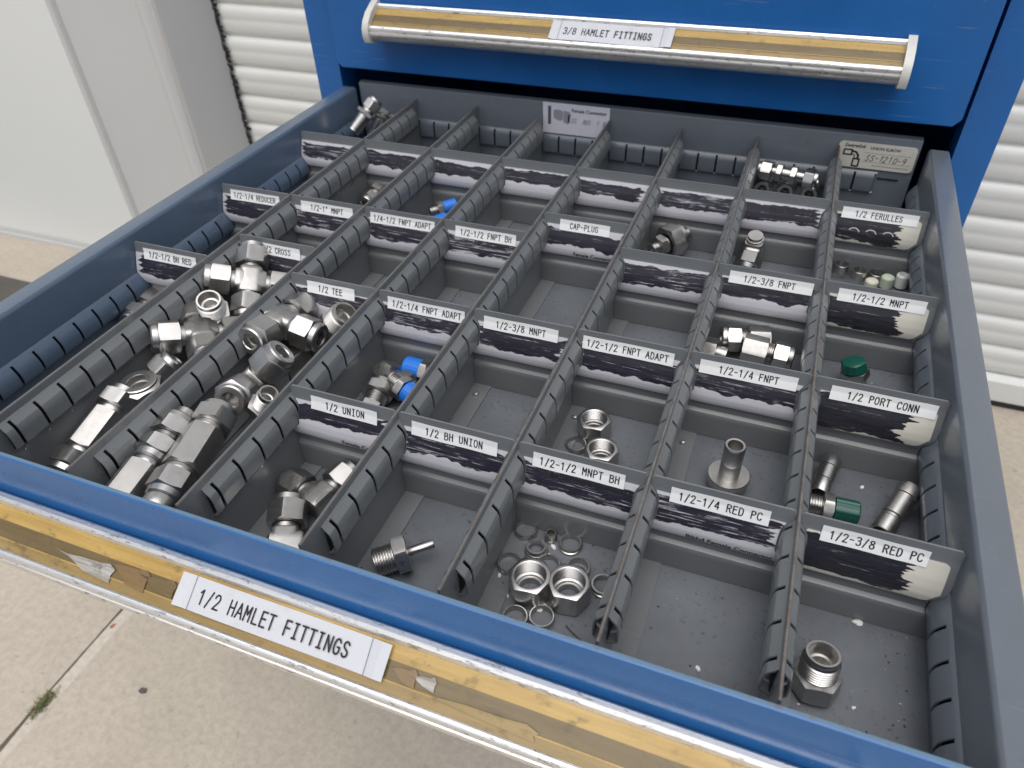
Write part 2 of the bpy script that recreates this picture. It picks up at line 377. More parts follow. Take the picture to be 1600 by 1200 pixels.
# white wall, jamb and roll-up shutter
YW, YS = 735, 868
t = empty('wall_panel', (-2200, YW, GR), 'smooth white wall panel with a grey base flashing at the far left', 'wall')
og = (-2200, YW, GR)
mb = MB(); mb.box(-9000, -1416, YW, YW+60, GR+34, 3000); mb.build('panel', 'wall_white', t, og)
mb = MB(); mb.box(-9000, -1400, YW-10, YW+58, GR, GR+14); mb.box(-9000, -1400, YW-4, YW+58, GR+15, GR+32); mb.build('base_flashing', 'jamb_grey', t, og)
mb = MB(); mb.prism([(-1414, YW-7), (-1396, YW-9), (-1391, YW+2), (-1391, YW+60), (-1414, YW+60)], 'z', GR+2, 3000); mb.build('edge_trim', 'jamb_grey', t, og)
t = empty('door_jamb', (-1180, YW, GR), 'pale grey sheet metal door jamb with a raised rib beside the roll-up shutter', 'door frame')
og = (-1180, YW, GR)
prof = [(-1388, YW+2), (-1180, YW+2), (-1150, YW+18), (-1118, YW+20), (-1098, YW-6), (-1082, YW-16), (-1068, YW-14), (-1058, YW)]
prof2 = [(-1056, YW+2), (-1046, YW+5), (-968, YS-6), (-966, YS+20)]
def strip(mb, pts, z0, z1):
    p = None
    for q in pts:
        c = (mb.vert((q[0], q[1], z0)), mb.vert((q[0], q[1], z1)))
        if p: mb.face((p[0], c[0], c[1], p[1]))
        p = c
mb = MB(); strip(mb, prof, GR, 3000); mb.build('face_sheet', 'jamb_grey', t, og, smooth=50)
mb = MB(); strip(mb, prof2, GR, 3000); mb.build('return_sheet', 'jamb_shaded', t, og, smooth=30)  # darker copy of the jamb grey, shade of the turned face in its colour
mb = MB(); random.seed(5)
for i in range(420):
    z = GR+i*5.5; L = random.uniform(11, 19); y = YS-14+random.uniform(-3, 3)
    i0 = [mb.vert(p) for p in ((-967, y, z), (-967, y, z+6.5), (-967+L, y+2, z+5+random.uniform(-2, 2)), (-967+L*.9, y+2, z+random.uniform(-2, 3)))]; mb.face(i0)
mb.build('gap_strip', 'strip_black', t, og, smooth=0)  # ragged black strip along the gap between jamb and shutter
t = empty('roll_up_shutter', (300, YS, GR), 'white corrugated roll-up shutter door behind the blue cabinet', 'shutter')
og = (300, YS, GR)
mb = MB(); pitch = 80.0; prevr = None
nz = 0
zz = []
for k in range(40):
    for (tt, yy) in ((0, 7), (.04, 3), (.08, -1), (.14, -3), (.30, -4.2), (.44, -4.6), (.50, -3.6), (.56, -4.8), (.74, -5.6), (.86, -3.4), (.93, 2), (.97, 6)):
        zz.append((GR+92+(k+tt)*pitch, yy))
for z, yy in zz:
    cur = (mb.vert((-962, YS+yy, z)), mb.vert((3000, YS+yy, z)))
    if prevr: mb.face((prevr[0], prevr[1], cur[1], cur[0]))
    prevr = cur
mb.build('curtain', 'shutter_white', t, og, smooth=60)
mb = MB(); mb.prism([(YS-14, GR+22), (YS-14, GR+78), (YS-10, GR+84), (YS-4, GR+92), (YS+14, GR+92), (YS+14, GR+18), (YS-10, GR+18)], 'x', -962, 3000); mb.build('bottom_bar', 'shutter_white', t, og)
mb = MB(); mb.box(-962, 3000, YS-8, YS+10, GR+1, GR+17); mb.build('floor_seal', 'bumper_dark', t, og)

# ------------------------------------------------------------------ handle profile shared by both drawers  (y out, z down), relative to the front's face and the handle's top
def handle(parent, og, yf, zt, x0, x1, card, text, sub=None):
    P = lambda y, z: (yf+y, zt+z)
    h = MB(); h.prism([P(-.2, -7.5), P(-1.2, -4), P(-3.6, -.8), P(-6.4, -.6), P(-8.2, -2.2), P(-8.8, -5), P(-7.6, -6.4), P(-.2, -8.6)], 'x', x0, x1)
    h.prism([P(-30.2, -18.9), P(-31.4, -18.5), P(-33.2, -19.4), P(-34.1, -21.0), P(-34.0, -22.8), P(-32.9, -23.4), P(-32.9, -24.2), P(-34.2, -24.8), P(-34.8, -26.5), P(-34.2, -29.5), P(-31.6, -33), P(-27, -36.5), P(-6, -37.5), P(-.2, -37), P(-.2, -34.5), P(-24, -33.5), P(-29.6, -28)], 'x', x0, x1)
    rail = h.build('handle_rail', 'aluminium', parent, og, smooth=35)
    a, b = Vector(P(-8.5, -5.4)), Vector(P(-30.5, -19.4)); nrm = Vector((b.y-a.y, -(b.x-a.x))).normalized()
    if nrm.y < 0: nrm = -nrm
    def pl(x, u, off=0.0): q = a+(b-a)*u+nrm*off; return (x, q.x, q.y)
    c = MB()
    for (u0, u1, mi, off) in ((0, .34, 0, 0), (.34, .74, 1, 0), (.74, 1, 2, 0)):
        nseg = 40
        for k in range(nseg):
            xa, xb = x0+(x1-x0)*k/nseg, x0+(x1-x0)*(k+1)/nseg
            c.face([c.vert(pl(xa, u0, off)), c.vert(pl(xa, u1, off)), c.vert(pl(xb, u1, off)), c.vert(pl(xb, u0, off))], mi)
    c.cur = 0
    for k in range(1):
        u = .74
        c.face([c.vert(pl(x0, u-.012, .45)), c.vert(pl(x0, u+.02, .45)), c.vert(pl(x1, u+.02, .45)), c.vert(pl(x1, u-.012, .45))])
    # torn places of the film
    for (xc, L, ua, ub, mi) in (sub or []):
        pts = [(xc-L, ua+.02), (xc-L*.55, ua+.05), (xc-L*.1, ua), (xc+L*.5, ua-.02), (xc+L*.8, ua-.06), (xc+L, ua+.03), (xc+L*.93, (ua+ub)/2), (xc+L*.97, ub), (xc+L*.6, ub-.02), (xc+L*.1, ub-.05), (xc-L*.5, ua+.09)]
        c.face([c.vert(pl(x, u, .9)) for x, u in pts], mi)
    ch = c.build('label_channel', ['amber_plastic', 'amber_film', 'aged_film', 'torn_grey', 'brown_film'], parent, og, smooth=0)
    xl, xr, ua, ub = card
    d = MB(); nn = 24
    for k in range(nn):
        xa, xb = xl+(xr-xl)*k/nn, xl+(xr-xl)*(k+1)/nn
        def of(x): return 1.2+.5*math.sin((x-xl)*.05)+(1.6 if x < xl+5 else 0)+(1.2 if x > xr-8 else 0)
        for (v0, v1) in ((ua, (ua+ub)/2), ((ua+ub)/2, ub)):
            d.face([d.vert(pl(xa, v0, of(xa))), d.vert(pl(xa, v1, of(xa))), d.vert(pl(xb, v1, of(xb))), d.vert(pl(xb, v0, of(xb)))])
    d.cur = 1; Lp = (b-a).length; capu = 8.3/Lp
    mid = ua+(ub-ua)*.52+capu/2
    write(d, text, xl+(xr-xl)*.47, 0, 5.12*(xr-xl)/133, 8.0, lambda x, y: pl(x, mid-y/Lp, 1.9), h=.52)
    for xx in (xl+9.5, xr-12):
        d.ribbon([(xx, 0), (xx+.6, (ub-ua)*Lp)], .14, lambda x, y: pl(x, ua+y/Lp, 2.0))
    d.build('label_card', ['insert_paper', 'ink'], parent, og, smooth=40)
    for (xa, xb) in ((x0-8, x0), (x1, x1+8)):
        e = MB(); e.prism([P(-.2, 2), P(-4, 3), P(-12, 0), P(-24, -6), P(-33, -14), P(-37, -21), P(-37.5, -30), P(-34.5, -37), P(-27, -40), P(-.2, -41)], 'x', xa, xb); e.build('end_cap', 'cap_white', parent, og, smooth=30)

# ------------------------------------------------------------------ blue cabinet with the closed drawer above
og = (340, 350, GR)
cab = empty('tool_cabinet', og, 'blue steel drawer cabinet with a closed drawer above the open one', 'cabinet')
mb = MB()
for (xa, xb) in ((-64, -27), (706, 741)):
    mb.prism([(xa, 5), (xb, 5), (xb, 40), (xb-1, 41), (xa+1, 41), (xa, 40)], 'z', GR+60, 250)
mb.box(-27, 706, 5, 40, 238, 250); mb.box(-27, 706, 8, 40, GR+60, GR+120)
mb.build('frame', 'cabinet_blue', cab, og, smooth=30)
mb = MB(); mb.box(-64, -61, 41, 700, GR+60, 250); mb.box(738, 741, 41, 700, GR+60, 250); mb.box(-61, 738, 697, 700, GR+60, 250); mb.box(-61, 738, 41, 697, GR+60, GR+63)
mb.box(-64, 741, 5, 700, 250.5, 254); mb.build('shell', 'cabinet_blue', cab, og, smooth=0)
mb = MB(); mb.box(-50, 727, 30, 690, GR, GR+59); mb.build('plinth', 'bumper_dark', cab, og, smooth=0)
def front(z0, z1, name='drawer_front'):
    m2 = MB(); r = 7
    loop = [(-20+r, z0), (700-r, z0), (700-1.5, z0+r), (700, z0+r+2), (700, z1-r), (700-r, z1), (-20+r, z1), (-20, z1-r), (-20, z0+r+2), (-18.5, z0+r)]
    ch = 1.2
    def L(y, k): return [m2.vert((min(max(q[0], -20+k), 700-k), y, min(max(q[1], z0+k), z1-k))) for q in loop]
    A = L(-10, ch); B = L(-8.8, 0); D = L(12, 0)
    for X, Y in ((A, B), (B, D)):
        for k in range(len(loop)): m2.face((X[k], X[(k+1) % 10], Y[(k+1) % 10], Y[k]))
    m2.face(A[::-1]); m2.face(D)
    return m2.build(name, 'cabinet_blue', cab, og, smooth=30)
df = front(33, 233)
df['label'] = 'closed blue drawer front with amber label strip and white end caps'
handle(df, og, -10, 113.5, 56, 629, (276, 409, .02, .98), '3/8 HAMLET FITTINGS')
z = -92
for hgt in (150, 200, 200, 170):
    front(z-hgt, z); z -= hgt+6
mb = MB(); mb.box(-20, 700, 60, 640, 18, 20); mb.build('runner_shelf', 'bumper_dark', cab, og, smooth=0)

# ------------------------------------------------------------------ the open drawer
FZ, TZ = -72.0, 8.0
og = (340, -330, FZ)
drw = empty('open_drawer', og, 'wide open drawer with blue front and dark grey bins of fittings', None)
drw.parent = cab; drw.location = W(og)-cab.location
mb = MB(); mb.box(-1, 681, -660, 1, FZ-2, FZ); mb.build('floor_pan', 'floor_grey', drw, og, smooth=0)
SL0, SP = -628.3, 21.1
SLITS = [SL0+SP*k for k in range(30)]
HS = 1.2       # half width of a slit
WB = [(0, -28.5), (2, -30.2), (4.6, -34.2), (6.4, -38), (7, -41), (7, -46), (5.8, -49), (2.6, -52), (0, -53)]
def woff(z):
    for (a0, z0), (a1, z1) in zip(WB[:-1], WB[1:]):
        if z1 <= z <= z0: return a0+(a1-a0)*(z-z0)/(z1-z0)
    return 0.0
def teeth(mb, prof, axis, fixed, sgn, ys, y0, y1, th=.9):
    inner = [(max(0.05, a-th), z-(.5 if i < len(prof)/2 else -.5)) for i, (a, z) in enumerate(prof)]
    loop = prof+inner[::-1]
    edges = [y0]+[e for y in ys if y0 < y < y1 for e in (y-HS, y+HS)]+[y1]
    for a, b in zip(edges[::2], edges[1::2]):
        if axis == 'y': mb.prism([(fixed+sgn*q[0], q[1]) for q in loop], 'y', a, b)
        else: mb.prism([(fixed+sgn*q[0], q[1]) for q in loop], 'x', a, b)
    # the rib's root runs on above and below the slits
    a0, z0 = prof[0]; a1, z1 = prof[1]; a2, z2 = prof[2]; k = .16
    top = [(a0, z0), (a1, z1), (a1+(a2-a1)*k, z1+(z2-z1)*k), (max(.05, a0-.1), z1-2.2)]
    an, zn = prof[-1]; am, zm = prof[-2]
    bot = [(an, zn), (am+(an-am)*.15, zm+(zn-zm)*.15), (max(.05, an-.1), zm+1.2)]
    for lp in (top, bot): mb.prism([(fixed+sgn*q[0]*1.01, q[1]+(.02 if lp is top else -.02)) for q in lp], axis, y0, y1)
    # near-black strip behind the slits, the hollow's shade put into its colour
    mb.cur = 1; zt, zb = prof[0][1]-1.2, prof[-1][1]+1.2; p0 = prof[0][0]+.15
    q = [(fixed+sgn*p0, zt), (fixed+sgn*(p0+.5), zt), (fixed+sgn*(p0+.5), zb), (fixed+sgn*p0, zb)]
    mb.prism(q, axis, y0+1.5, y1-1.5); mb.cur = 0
def sidewall(x, sgn, mat, label):
    mb = MB()
    # inner sheet, rounded rim, outer skirt
    P = [(x, FZ), (x, 4.5), (x-sgn*.6, 6.6), (x-sgn*2.2, TZ), (x-sgn*17.5, TZ), (x-sgn*19.4, TZ-1), (x-sgn*20, TZ-3), (x-sgn*20, -60), (x-sgn*18.6, -60), (x-sgn*18.6, TZ-3), (x-sgn*1.6, TZ-3), (x-sgn*1.4, FZ)]
    mb.prism(P if sgn < 0 else P[::-1], 'y', -660, -6 if sgn > 0 else -8)
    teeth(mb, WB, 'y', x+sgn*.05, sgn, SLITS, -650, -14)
    o = mb.build('side_wall', [mat, 'slit_shade'], drw, og, smooth=40); o['label'] = label
sidewall(0, 1, 'drawer_bluegrey', 'blue-grey side wall with slotted rib'); sidewall(680, -1, 'drawer_grey', 'grey side wall with slotted rib')
mb = MB()
mb.prism([(0, FZ), (0, 11), (.8, 12.6), (4, 13.4), (8, 13.8), (8, 12.4), (2, 11), (1.4, 9), (1.4, FZ)], 'x', 2, 674)
bx = sorted([85*i+1.5+21.2*j for i in range(8) for j in range(4)])
bprof = [(0, -25.2), (1.6, -26.4), (3.8, -30), (4.4, -32), (4.6, -46), (3.8, -48), (1.6, -49.4), (0, -50)]
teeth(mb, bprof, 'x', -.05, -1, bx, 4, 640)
mb.build('back_wall', ['drawer_grey', 'slit_shade'], drw, og, smooth=40)
mb = MB(); mb.box(641, 662, -.9, -.3, -33, -31.4); mb.box(652, 672, -.8, -.2, -7.2, -6.2); mb.build('slot', 'ink', drw, og, smooth=0)
def frontpanel():
    mb = MB()
    P = [(-660.5, 7.3), (-660.9, 7.9), (-661.6, 8.0), (-663.0, 8.0), (-663.8, 7.5), (-664.0, 6.6), (-664, -90), (-660.5, -90)]
    n = len(P)
    A = [mb.vert((-20, q[0], q[1])) for q in P]; B = [mb.vert((700, q[0], q[1])) for q in P]
    for k in range(n): mb.face((A[k], A[(k+1) % n], B[(k+1) % n], B[k]), 1 if k in (1, 2) else 0)
    mb.face(A); mb.face(B[::-1])
    mb.build('front_panel', ['front_blue', 'rim_blue'], drw, og, smooth=30)
n_ = N('rim_blue'); v_ = n_.mapping((1, 1, 1)); g_ = n_.noise(v_, 120, 5, .75)
n_.set('Base Color', n_.mix(n_.ramp(g_, .55, .68), (0.11, 0.19, 0.28), (0.14, 0.12, 0.10))); n_.set('Roughness', .4); M['rim_blue'] = n_.m
frontpanel()
handle(drw, og, -664.2, -27, 47, 637, (267, 405, .06, .80), '1/2 HAMLET FITTINGS',
       [(196, 24, .52, .86, 3), (228, 17, .38, .80, 4), (250, 15, .40, .72, 1), (414, 9, .42, .72, 4), (426, 8, .44, .66, 3), (456, 36, .66, .86, 2)])
# cards on the back wall
mb = MB(); y = -1.6
mb.face([mb.vert(p) for p in ((256.5, y, 13.2), (339.5, y+.6, 13.2), (339.5, y+.6, -23.8), (256.5, y, -23.8))])
f = lambda x, z: (x, y-.12, z)
mb.cur = 1; mb.face([mb.vert(f(*p)) for p in ((263, 9), (267, 9), (267, -13), (263, -13))][::-1])
mb.cur = 2
mb.face([mb.vert(f(*p)) for p in ((270, 4), (273, 5.5), (280, 5), (282, 3), (282, -6), (279, -8), (272, -6), (270, -3))][::-1])
mb.face([mb.vert(f(*p)) for p in ((282.6, 5), (290, 4), (292, 1), (291, -9), (288, -11), (282.6, -9))][::-1])
mb.cur = 3; mb.face([mb.vert((x, y-.2, z)) for x, z in ((288.5, 1), (290.5, 0), (290, -8), (288, -9))][::-1])
mb.cur = 1; typeset(mb, 'Female Connector', 293, 336, 4.2, lambda x, z: (x, y-.15, z))
mb.cur = 2; write(mb, 'SS-600-7-8', 313, -9, 4.0, 5.5, lambda x, z: (x, y-.15, z), h=.28, slant=.25, jit=.5) if False else None
mb.cur = 2
for q in range(1): write(mb, 'SS  8OO  1 8', 313, -9, 3.5, 5.5, lambda x, z: (x, y-.15, z), h=.25, slant=.3, jit=.5)
o = mb.build('part_card', ['card_white', 'print_grey', 'pale_ink', 'ink'], drw, og, smooth=0); o['label'] = 'white printed card of a female connector on the back wall'
mb = MB()
def rrect(x0, x1, z0, z1, r):
    pts = []
    for cx, cz, a in ((x1-r, z1-r, 0), (x0+r, z1-r, 90), (x0+r, z0+r, 180), (x1-r, z0+r, 270)):
        for k in range(4): t = math.radians(a+k*30); pts.append((cx+r*math.cos(t), cz+r*math.sin(t)))
    return pts
mb.prism(rrect(594.5, 672, -22.6, 5.2, 4), 'y', -1.6, -.9)
f = lambda x, z: (x, -1.75, z)
mb.cur = 1
typeset(mb, 'Swagelok', 600, 622, -.6, f, shear=.35)
typeset(mb, 'UNION ELBOW', 626, 656, -1.2, f)
mb.ribbon([(622, -5.3), (667, -5.3)], .12, f); mb.ribbon([(621, -15), (668, -15)], .12, f)
write(mb, 'SS-1210-9', 643, -13.6, 4.6, 6.2, f, h=.32, slant=.3, jit=.5)
typeset(mb, 'MADE FOR YOUR FITTINGS', 632, 666, -19.4, f) if False else mb.ribbon([(632, -18.6), (667, -18.6)], .22, f)
for (a, b, c, dd) in ((601, 609, -9, -3.6), (612, 618, -21, -13)):
    mb.ribbon([(a, c), (a, dd), (b, dd), (b, c), (a, c)], .8, f)
mb.ribbon([(609, -5), (613, -5.5), (616, -9), (616, -13)], 1.0, f); mb.ribbon([(609, -8), (612, -9), (613, -13)], .5, f)
o = mb.build('part_card', ['card_cream', 'ink'], drw, og, smooth=0); o['label'] = 'cream rounded card reading UNION ELBOW on the back wall'

# ------------------------------------------------------------------ seven long dividers
DB = [(.8, -6.2), (1.5, -6.9), (5.6, -11.8), (6.5, -14.0), (7.0, -17.5), (7.0, -20), (7.0, -27), (6.3, -28.6), (1.6, -31.6), (.8, -32)]
def doff(z):
    if z > DB[0][1] or z < DB[-1][1]: return .8
    for (a0, z0), (a1, z1) in zip(DB[:-1], DB[1:]):
        if z1 <= z <= z0: return a0+(a1-a0)*(z-z0)/(z1-z0)
    return .8
ordn = ['first', 'second', 'third', 'fourth', 'fifth', 'sixth', 'seventh']
dv = {}
for i in range(1, 8):
    x = 85.0*i
    t = empty('long_divider', (x, -327, FZ), 'grey slotted long divider running front to back, %s from the left' % ordn[i-1], 'divider', 'long slotted dividers in the drawer')
    o3 = (x, -327, FZ)
    mb = MB()
    P = [(x-.9, FZ+.3), (x-.9, -.8), (x-.5, -.1), (x+.5, -.1), (x+.9, -.8), (x+.9, FZ+.3)]
    n = len(P); A = [mb.vert((q[0], -654, q[1])) for q in P]; B = [mb.vert((q[0], -1.8, q[1])) for q in P]
    for k in range(n): mb.face((A[k], A[(k+1) % n], B[(k+1) % n], B[k]), 1 if k in (1, 2) else 0)
    mb.face(A[::-1]); mb.face(B)
    mb.box(x+.9, x+15.5, -652, -10, FZ+.25, FZ+1.3)
    mb.cur = 2
    for yy in SLITS[:27]:
        if random.random() < .75: mb.box(x+.9, x+1.5, yy-.6, yy+.6, -35.6, -34.2)
    mb.build('sheet', ['divider_grey', 'worn_edge', 'rivet_zinc'], t, o3, smooth=0)
    mb = MB()
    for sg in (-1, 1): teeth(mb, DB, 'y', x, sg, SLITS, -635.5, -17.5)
    mb.build('slotted_rib', ['divider_grey', 'slit_shade'], t, o3, smooth=16)
    if i in (4, 5, 6):
        mb = MB(); mb.stack([('c', 2.6, 0), ('c', 2.5, .8), ('c', 1.9, 1.7), ('c', .9, 2.2), ('c', .01, 2.3)], 16)
        r = mb.build('rivet', 'rivet_zinc', t); r.location = Vector((7.5*S, (-433.5+327)*S, 1.3*S))

# ------------------------------------------------------------------ cross dividers with cards and tapes
CP = [(5, -.2), (4.5, -4), (3.7, -8.5), (2.9, -10.5), (1.2, -15), (-1.0, -20), (-3.0, -26), (-3.9, -31), (-3.6, -35), (-2.4, -38.5), (-.6, -41), (-.2, -45), (-.4, -47.2), (-2.6, -48.2), (-3.3, -49.6), (-3.4, -51), (-2.6, -71)]
CL = [0.0]
for a, b in zip(CP[:-1], CP[1:]): CL.append(CL[-1]+math.hypot(b[0]-a[0], b[1]-a[1]))
def cprof(s, off=0.0):
    s = max(0, min(s, CL[-1]-1e-4))
    for k in range(len(CP)-1):
        if s <= CL[k+1]:
            f = (s-CL[k])/(CL[k+1]-CL[k]); a, b = CP[k], CP[k+1]; L = CL[k+1]-CL[k]
            nx, nz = -(a[1]-b[1])/L, (a[0]-b[0])/L     # towards the camera side and up
            nx, nz = -(abs(nx)), (nz if nx < 0 else -nz)
            return (a[0]+(b[0]-a[0])*f+off*nx, a[1]+(b[1]-a[1])*f+off*nz)
CARD0, CARD1 = 9.6, 39.2       # arc length range of the paper card
TX = {'2c': -375.1, '5b': -248.5}
ROWY = {'a': SL0+SP*23, 'b': SL0+SP*16, 'c': SL0+SP*10, 'd': SL0+SP*4}
TAPE = {'1b': ('1/2-1/4 REDUCER', 11.9, 72.0), '1c': ('1/2-1/2 BH RED', 11.4, 71.1), '2b': ('1/2-1" MNPT', 98.2, 157.8), '2c': ('1/2 CROSS', 99.7, 152.8), '3b': ('1/4-1/2 FNPT ADAPT', 177.7, 247.1), '3c': ('1/2 TEE', 187.8, 233.9), '4b': ('1/2-1/2 FNPT BH', 268.6, 329.6), '4c': ('1/2-1/4 FNPT ADAPT', 264.9, 334.0), '4d': ('1/2 UNION', 273.0, 325.3), '5b': ('CAP-PLUG', 358.0, 406.5), '5c': ('1/2-3/8 MNPT', 350.3, 411.9), '5d': ('1/2 BH UNION', 351.1, 412.6), '6c': ('1/2-1/2 FNPT ADAPT', 431.3, 500.1), '6d': ('1/2-1/2 MNPT BH', 436.7, 495.8), '7b': ('1/2-3/8 FNPT', 521.3, 587.9), '7c': ('1/2-1/4 FNPT', 518.7, 585.7), '7d': ('1/2-1/4 RED PC', 523.6, 580.6), '8a': ('1/2 FERULLES', 605.0, 671.1), '8b': ('1/2-1/2 MNPT', 607.1, 671.9), '8c': ('1/2 PORT CONN', 607.4, 673.4), '8d': ('1/2-3/8 RED PC', 608.5, 663.4)}
LAB = {'1a': 'scribbled grey cross divider against the blue-grey side wall, no tape label', '2a': 'tapeless scribbled cross divider between the first and second long dividers',
 '3a': 'tapeless scribbled cross divider between the second and third long dividers, above the blue caps', '4a': 'tapeless scribbled cross divider between the third and fourth long dividers, two bins behind FNPT BH',
 '5a': 'tapeless scribbled cross divider directly behind the CAP-PLUG divider', '6a': 'tapeless scribbled cross divider behind the large reducing union', '7a': 'tapeless scribbled cross divider in front of the pile with the long bulkhead union',
 '6b': 'tapeless scribbled cross divider in front of the large reducing union'}
rows = {1: 'abc', 2: 'abc', 3: 'abc', 4: 'abcd', 5: 'abcd', 6: 'abcd', 7: 'abcd', 8: 'abcd'}
for col in range(1, 9):
    for rw in rows[col]:
        key = '%d%s' % (col, rw); ys = TX.get(key, ROWY[rw])
        xa = lambda z: (woff(z)+.5) if col == 1 else 85*(col-1)+doff(z)+.35
        xb = lambda z: (680-woff(z)-.6) if col == 8 else 85*col-doff(z)-.35
        if key in LAB: lab = LAB[key]
        else: lab = 'grey cross divider with white tape label reading %s' % TAPE[key][0]
        o3 = (85*col-42.5, ys, FZ)
        t = empty('cross_divider', o3, lab, 'divider', 'cross dividers with label holders')
        jit = random.uniform(-.5, .5)
        mb = MB(); pf = []; n = 46
        for k in range(n+1):
            s = CL[-1]*k/n; dy, z = cprof(s); l, r = xa(z), xb(z)
            if k == 0: l += 1.6; r -= 1.6
            if col == 8 and z > -40: r -= .5+max(0, (z+22)*-.12)
            pf.append((mb.vert((l, ys+dy, z)), mb.vert((r, ys+dy, z)), mb.vert((l, ys+dy+1.1, z)), mb.vert((r, ys+dy+1.1, z))))
        for p, q in zip(pf[:-1], pf[1:]):
            mb.face((p[0], q[0], q[1], p[1])); mb.face((p[2], p[3], q[3], q[2])); mb.face((p[0], p[2], q[2], q[0])); mb.face((p[1], q[1], q[3], p[3]))
        mb.face((pf[0][0], pf[0][1], pf[0][3], pf[0][2])); mb.face((pf[-1][0], pf[-1][2], pf[-1][3], pf[-1][1]))
        mb.build('plate', 'divider_grey', t, o3, smooth=24)
        # paper card
        cream = col == 8
        mn = 'card_%s' % key
        if cream: marker_card(mn, (0.60, 0.58, 0.51), (0.009, 0.009, 0.013), random.uniform(1.0, 2.2), random.uniform(24, 27), random.uniform(1, 3), random.uniform(60, 64), col*7.3+ord(rw)*1.7, .33, .02, .9)
        else: marker_card(mn, (0.56, 0.56, 0.60), (0.012, 0.011, 0.018), random.uniform(1.5, 3.2), random.uniform(14.5, 20.5), random.uniform(2.5, 5), random.uniform(74, 92), col*7.3+ord(rw)*1.7, random.uniform(.35, .445), random.uniform(-.035, .04))
        mb = MB(); n = 26; prev = None
        c1 = CARD1-(0 if not cream else 2)
        for k in range(n+1):
            s = CARD0+(c1-CARD0)*k/n
            dy, z = cprof(s, .45); l, r = xa(z)+.6, xb(z)-.6
            if cream:
                r -= 4.0; rr = 3.0; e = min(s-CARD0, c1-s)
                if e < rr: ins = rr-math.sqrt(max(0, rr*rr-(rr-e)**2)); r -= ins; l += ins*.6
            elif k in (0, n): l += .8; r -= .8
            xs = [l+(r-l)*q/8 for q in range(9)]
            cur = []
            for x in xs:
                wv = .25*math.sin(x*.11+col*2+ord(rw))*(k/n)
                vi = mb.vert((x, ys+dy-max(0, wv), z)); mb.uv[vi] = ((x-85*(col-1))/100, (s-CARD0)/100); cur.append(vi)
            if prev:
                for q in range(8): mb.face((prev[q], cur[q], cur[q+1], prev[q+1]))
            prev = cur
        mats = [mn, 'ink']
        mb.cur = 1
        fn = lambda x, y: (x, ys+cprof(CARD1-y, .9)[0], cprof(CARD1-y, .9)[1])
        xm = 85*(col-1)
        if key == '4d': typeset(mb, 'Female Connector', xm+42, xm+80, 2.2, fn)
        if key == '5b': typeset(mb, 'Female Connector', xm+34, xm+75, 1.8, fn)
        if key == '7d': typeset(mb, 'Bikhd Female Connector', xm+27, xm+78, 1.6, fn)
        if key == '6d': typeset(mb, 'Bikhd Female Connector', xm+24, xm+76, 20.5, fn)
        if key == '7b': typeset(mb, 'Bikhd Female Conn', xm+26, xm+72, 20, fn)
        if key == '4b': typeset(mb, 'Female Connector', xm+34, xm+74, 20, fn)
        if key == '7a': typeset(mb, 'Bikhd Female Co', xm+30, xm+72, 21, fn)
        if cream and rw == 'a':
            for q in range(3): mb.ribbon([(xm+24+q*15+5*math.cos(a_), 12+4.5*math.sin(a_)) for a_ in [math.radians(20+25*w) for w in range(6)]], .5, fn)
            mats = [mn, 'card_cream']
        cd = mb.build('paper_card', mats, t, o3, smooth=60)
        cd['label'] = 'cream card scrawled over in black marker' if cream else 'white card scrawled over in black marker'
        if key in TAPE:
            txt, x0, x1 = TAPE[key]
            mb = MB(); n = 12; s0, s1 = 4.0, 14.6; prev = None; tl = random.uniform(-.25, .25)
            curl = random.uniform(0, 1.0)
            def tp(x, s): # tape surface: lies on the lip, bridges to the card
                f = (x-x0)/(x1-x0); dy, z = cprof(s+tl*(f-.5), .95+.25*math.sin(f*9+col)+curl*max(0, f-.9)*6)
                return (x, ys+dy, z)
            for k in range(n+1):
                s = s0+(s1-s0)*k/n; cur = [mb.vert(tp(x0+(x1-x0)*q/10, s)) for q in range(11)]
                if prev:
                    for q in range(10): mb.face((prev[q], cur[q], cur[q+1], prev[q+1]))
                prev = cur
            mb.cur = 1
            sb = 12.0
            def tx(x, y):
                p = tp(x, sb-y); return (p[0], p[1]-.16, p[2]+.03)
            write(mb, txt, (x0+x1)/2+random.uniform(-1, 1), 0, 3.46, 5.3, tx, h=.36)
            mb.build('tape_label', ['tape_white', 'ink'], t, o3, smooth=50)

# ------------------------------------------------------------------ fittings
def frame(p0, p1, p2=None):
    p0, p1 = Vector(p0), Vector(p1); zax = (p1-p0).normalized()
    ref = (Vector(p2)-p0) if p2 is not None else Vector((.31, .2, .93)) if abs(zax.z) < .9 else Vector((.8, .6, .1))
    xax = (ref-zax*ref.dot(zax)).normalized(); yax = zax.cross(xax)
    return Matrix((xax, yax, zax)).transposed().to_4x4()
def nut_rings(a, L, z0=0.0, bore=None, solid=False):
    b = bore or a*.5; c = min(5.2, a*.40); zt = z0+L
    R = [('c', a*.62, z0+1.2), ('c', a*.80, z0), ('h', a, z0, a*.97, -1), ('h', a, zt-c, a*.95, 1), ('c', a*.93, zt-c+.1), ('c', a*.915, zt-1.0), ('c', a*.84, zt)]
    R += [('c', b*1.08, zt), ('c', b, zt-.8), ('c', b*.98, zt-6), ('c', b*.8, zt-6.2), ('c', b*.72, zt-min(11, L*.7)), ('c', .05, zt-min(11, L*.7))]
    return R
def thread_rings(r, z0, z1, pitch=1.7):
    R = [('c', r*.86, z0)]; z = z0
    while z+pitch < z1+.01: R += [('c', r*.90, z+.1), ('c', r, z+pitch*.45), ('c', r, z+pitch*.6), ('c', r*.90, z+pitch)]; z += pitch
    return R+[('c', r*.88, z1)]
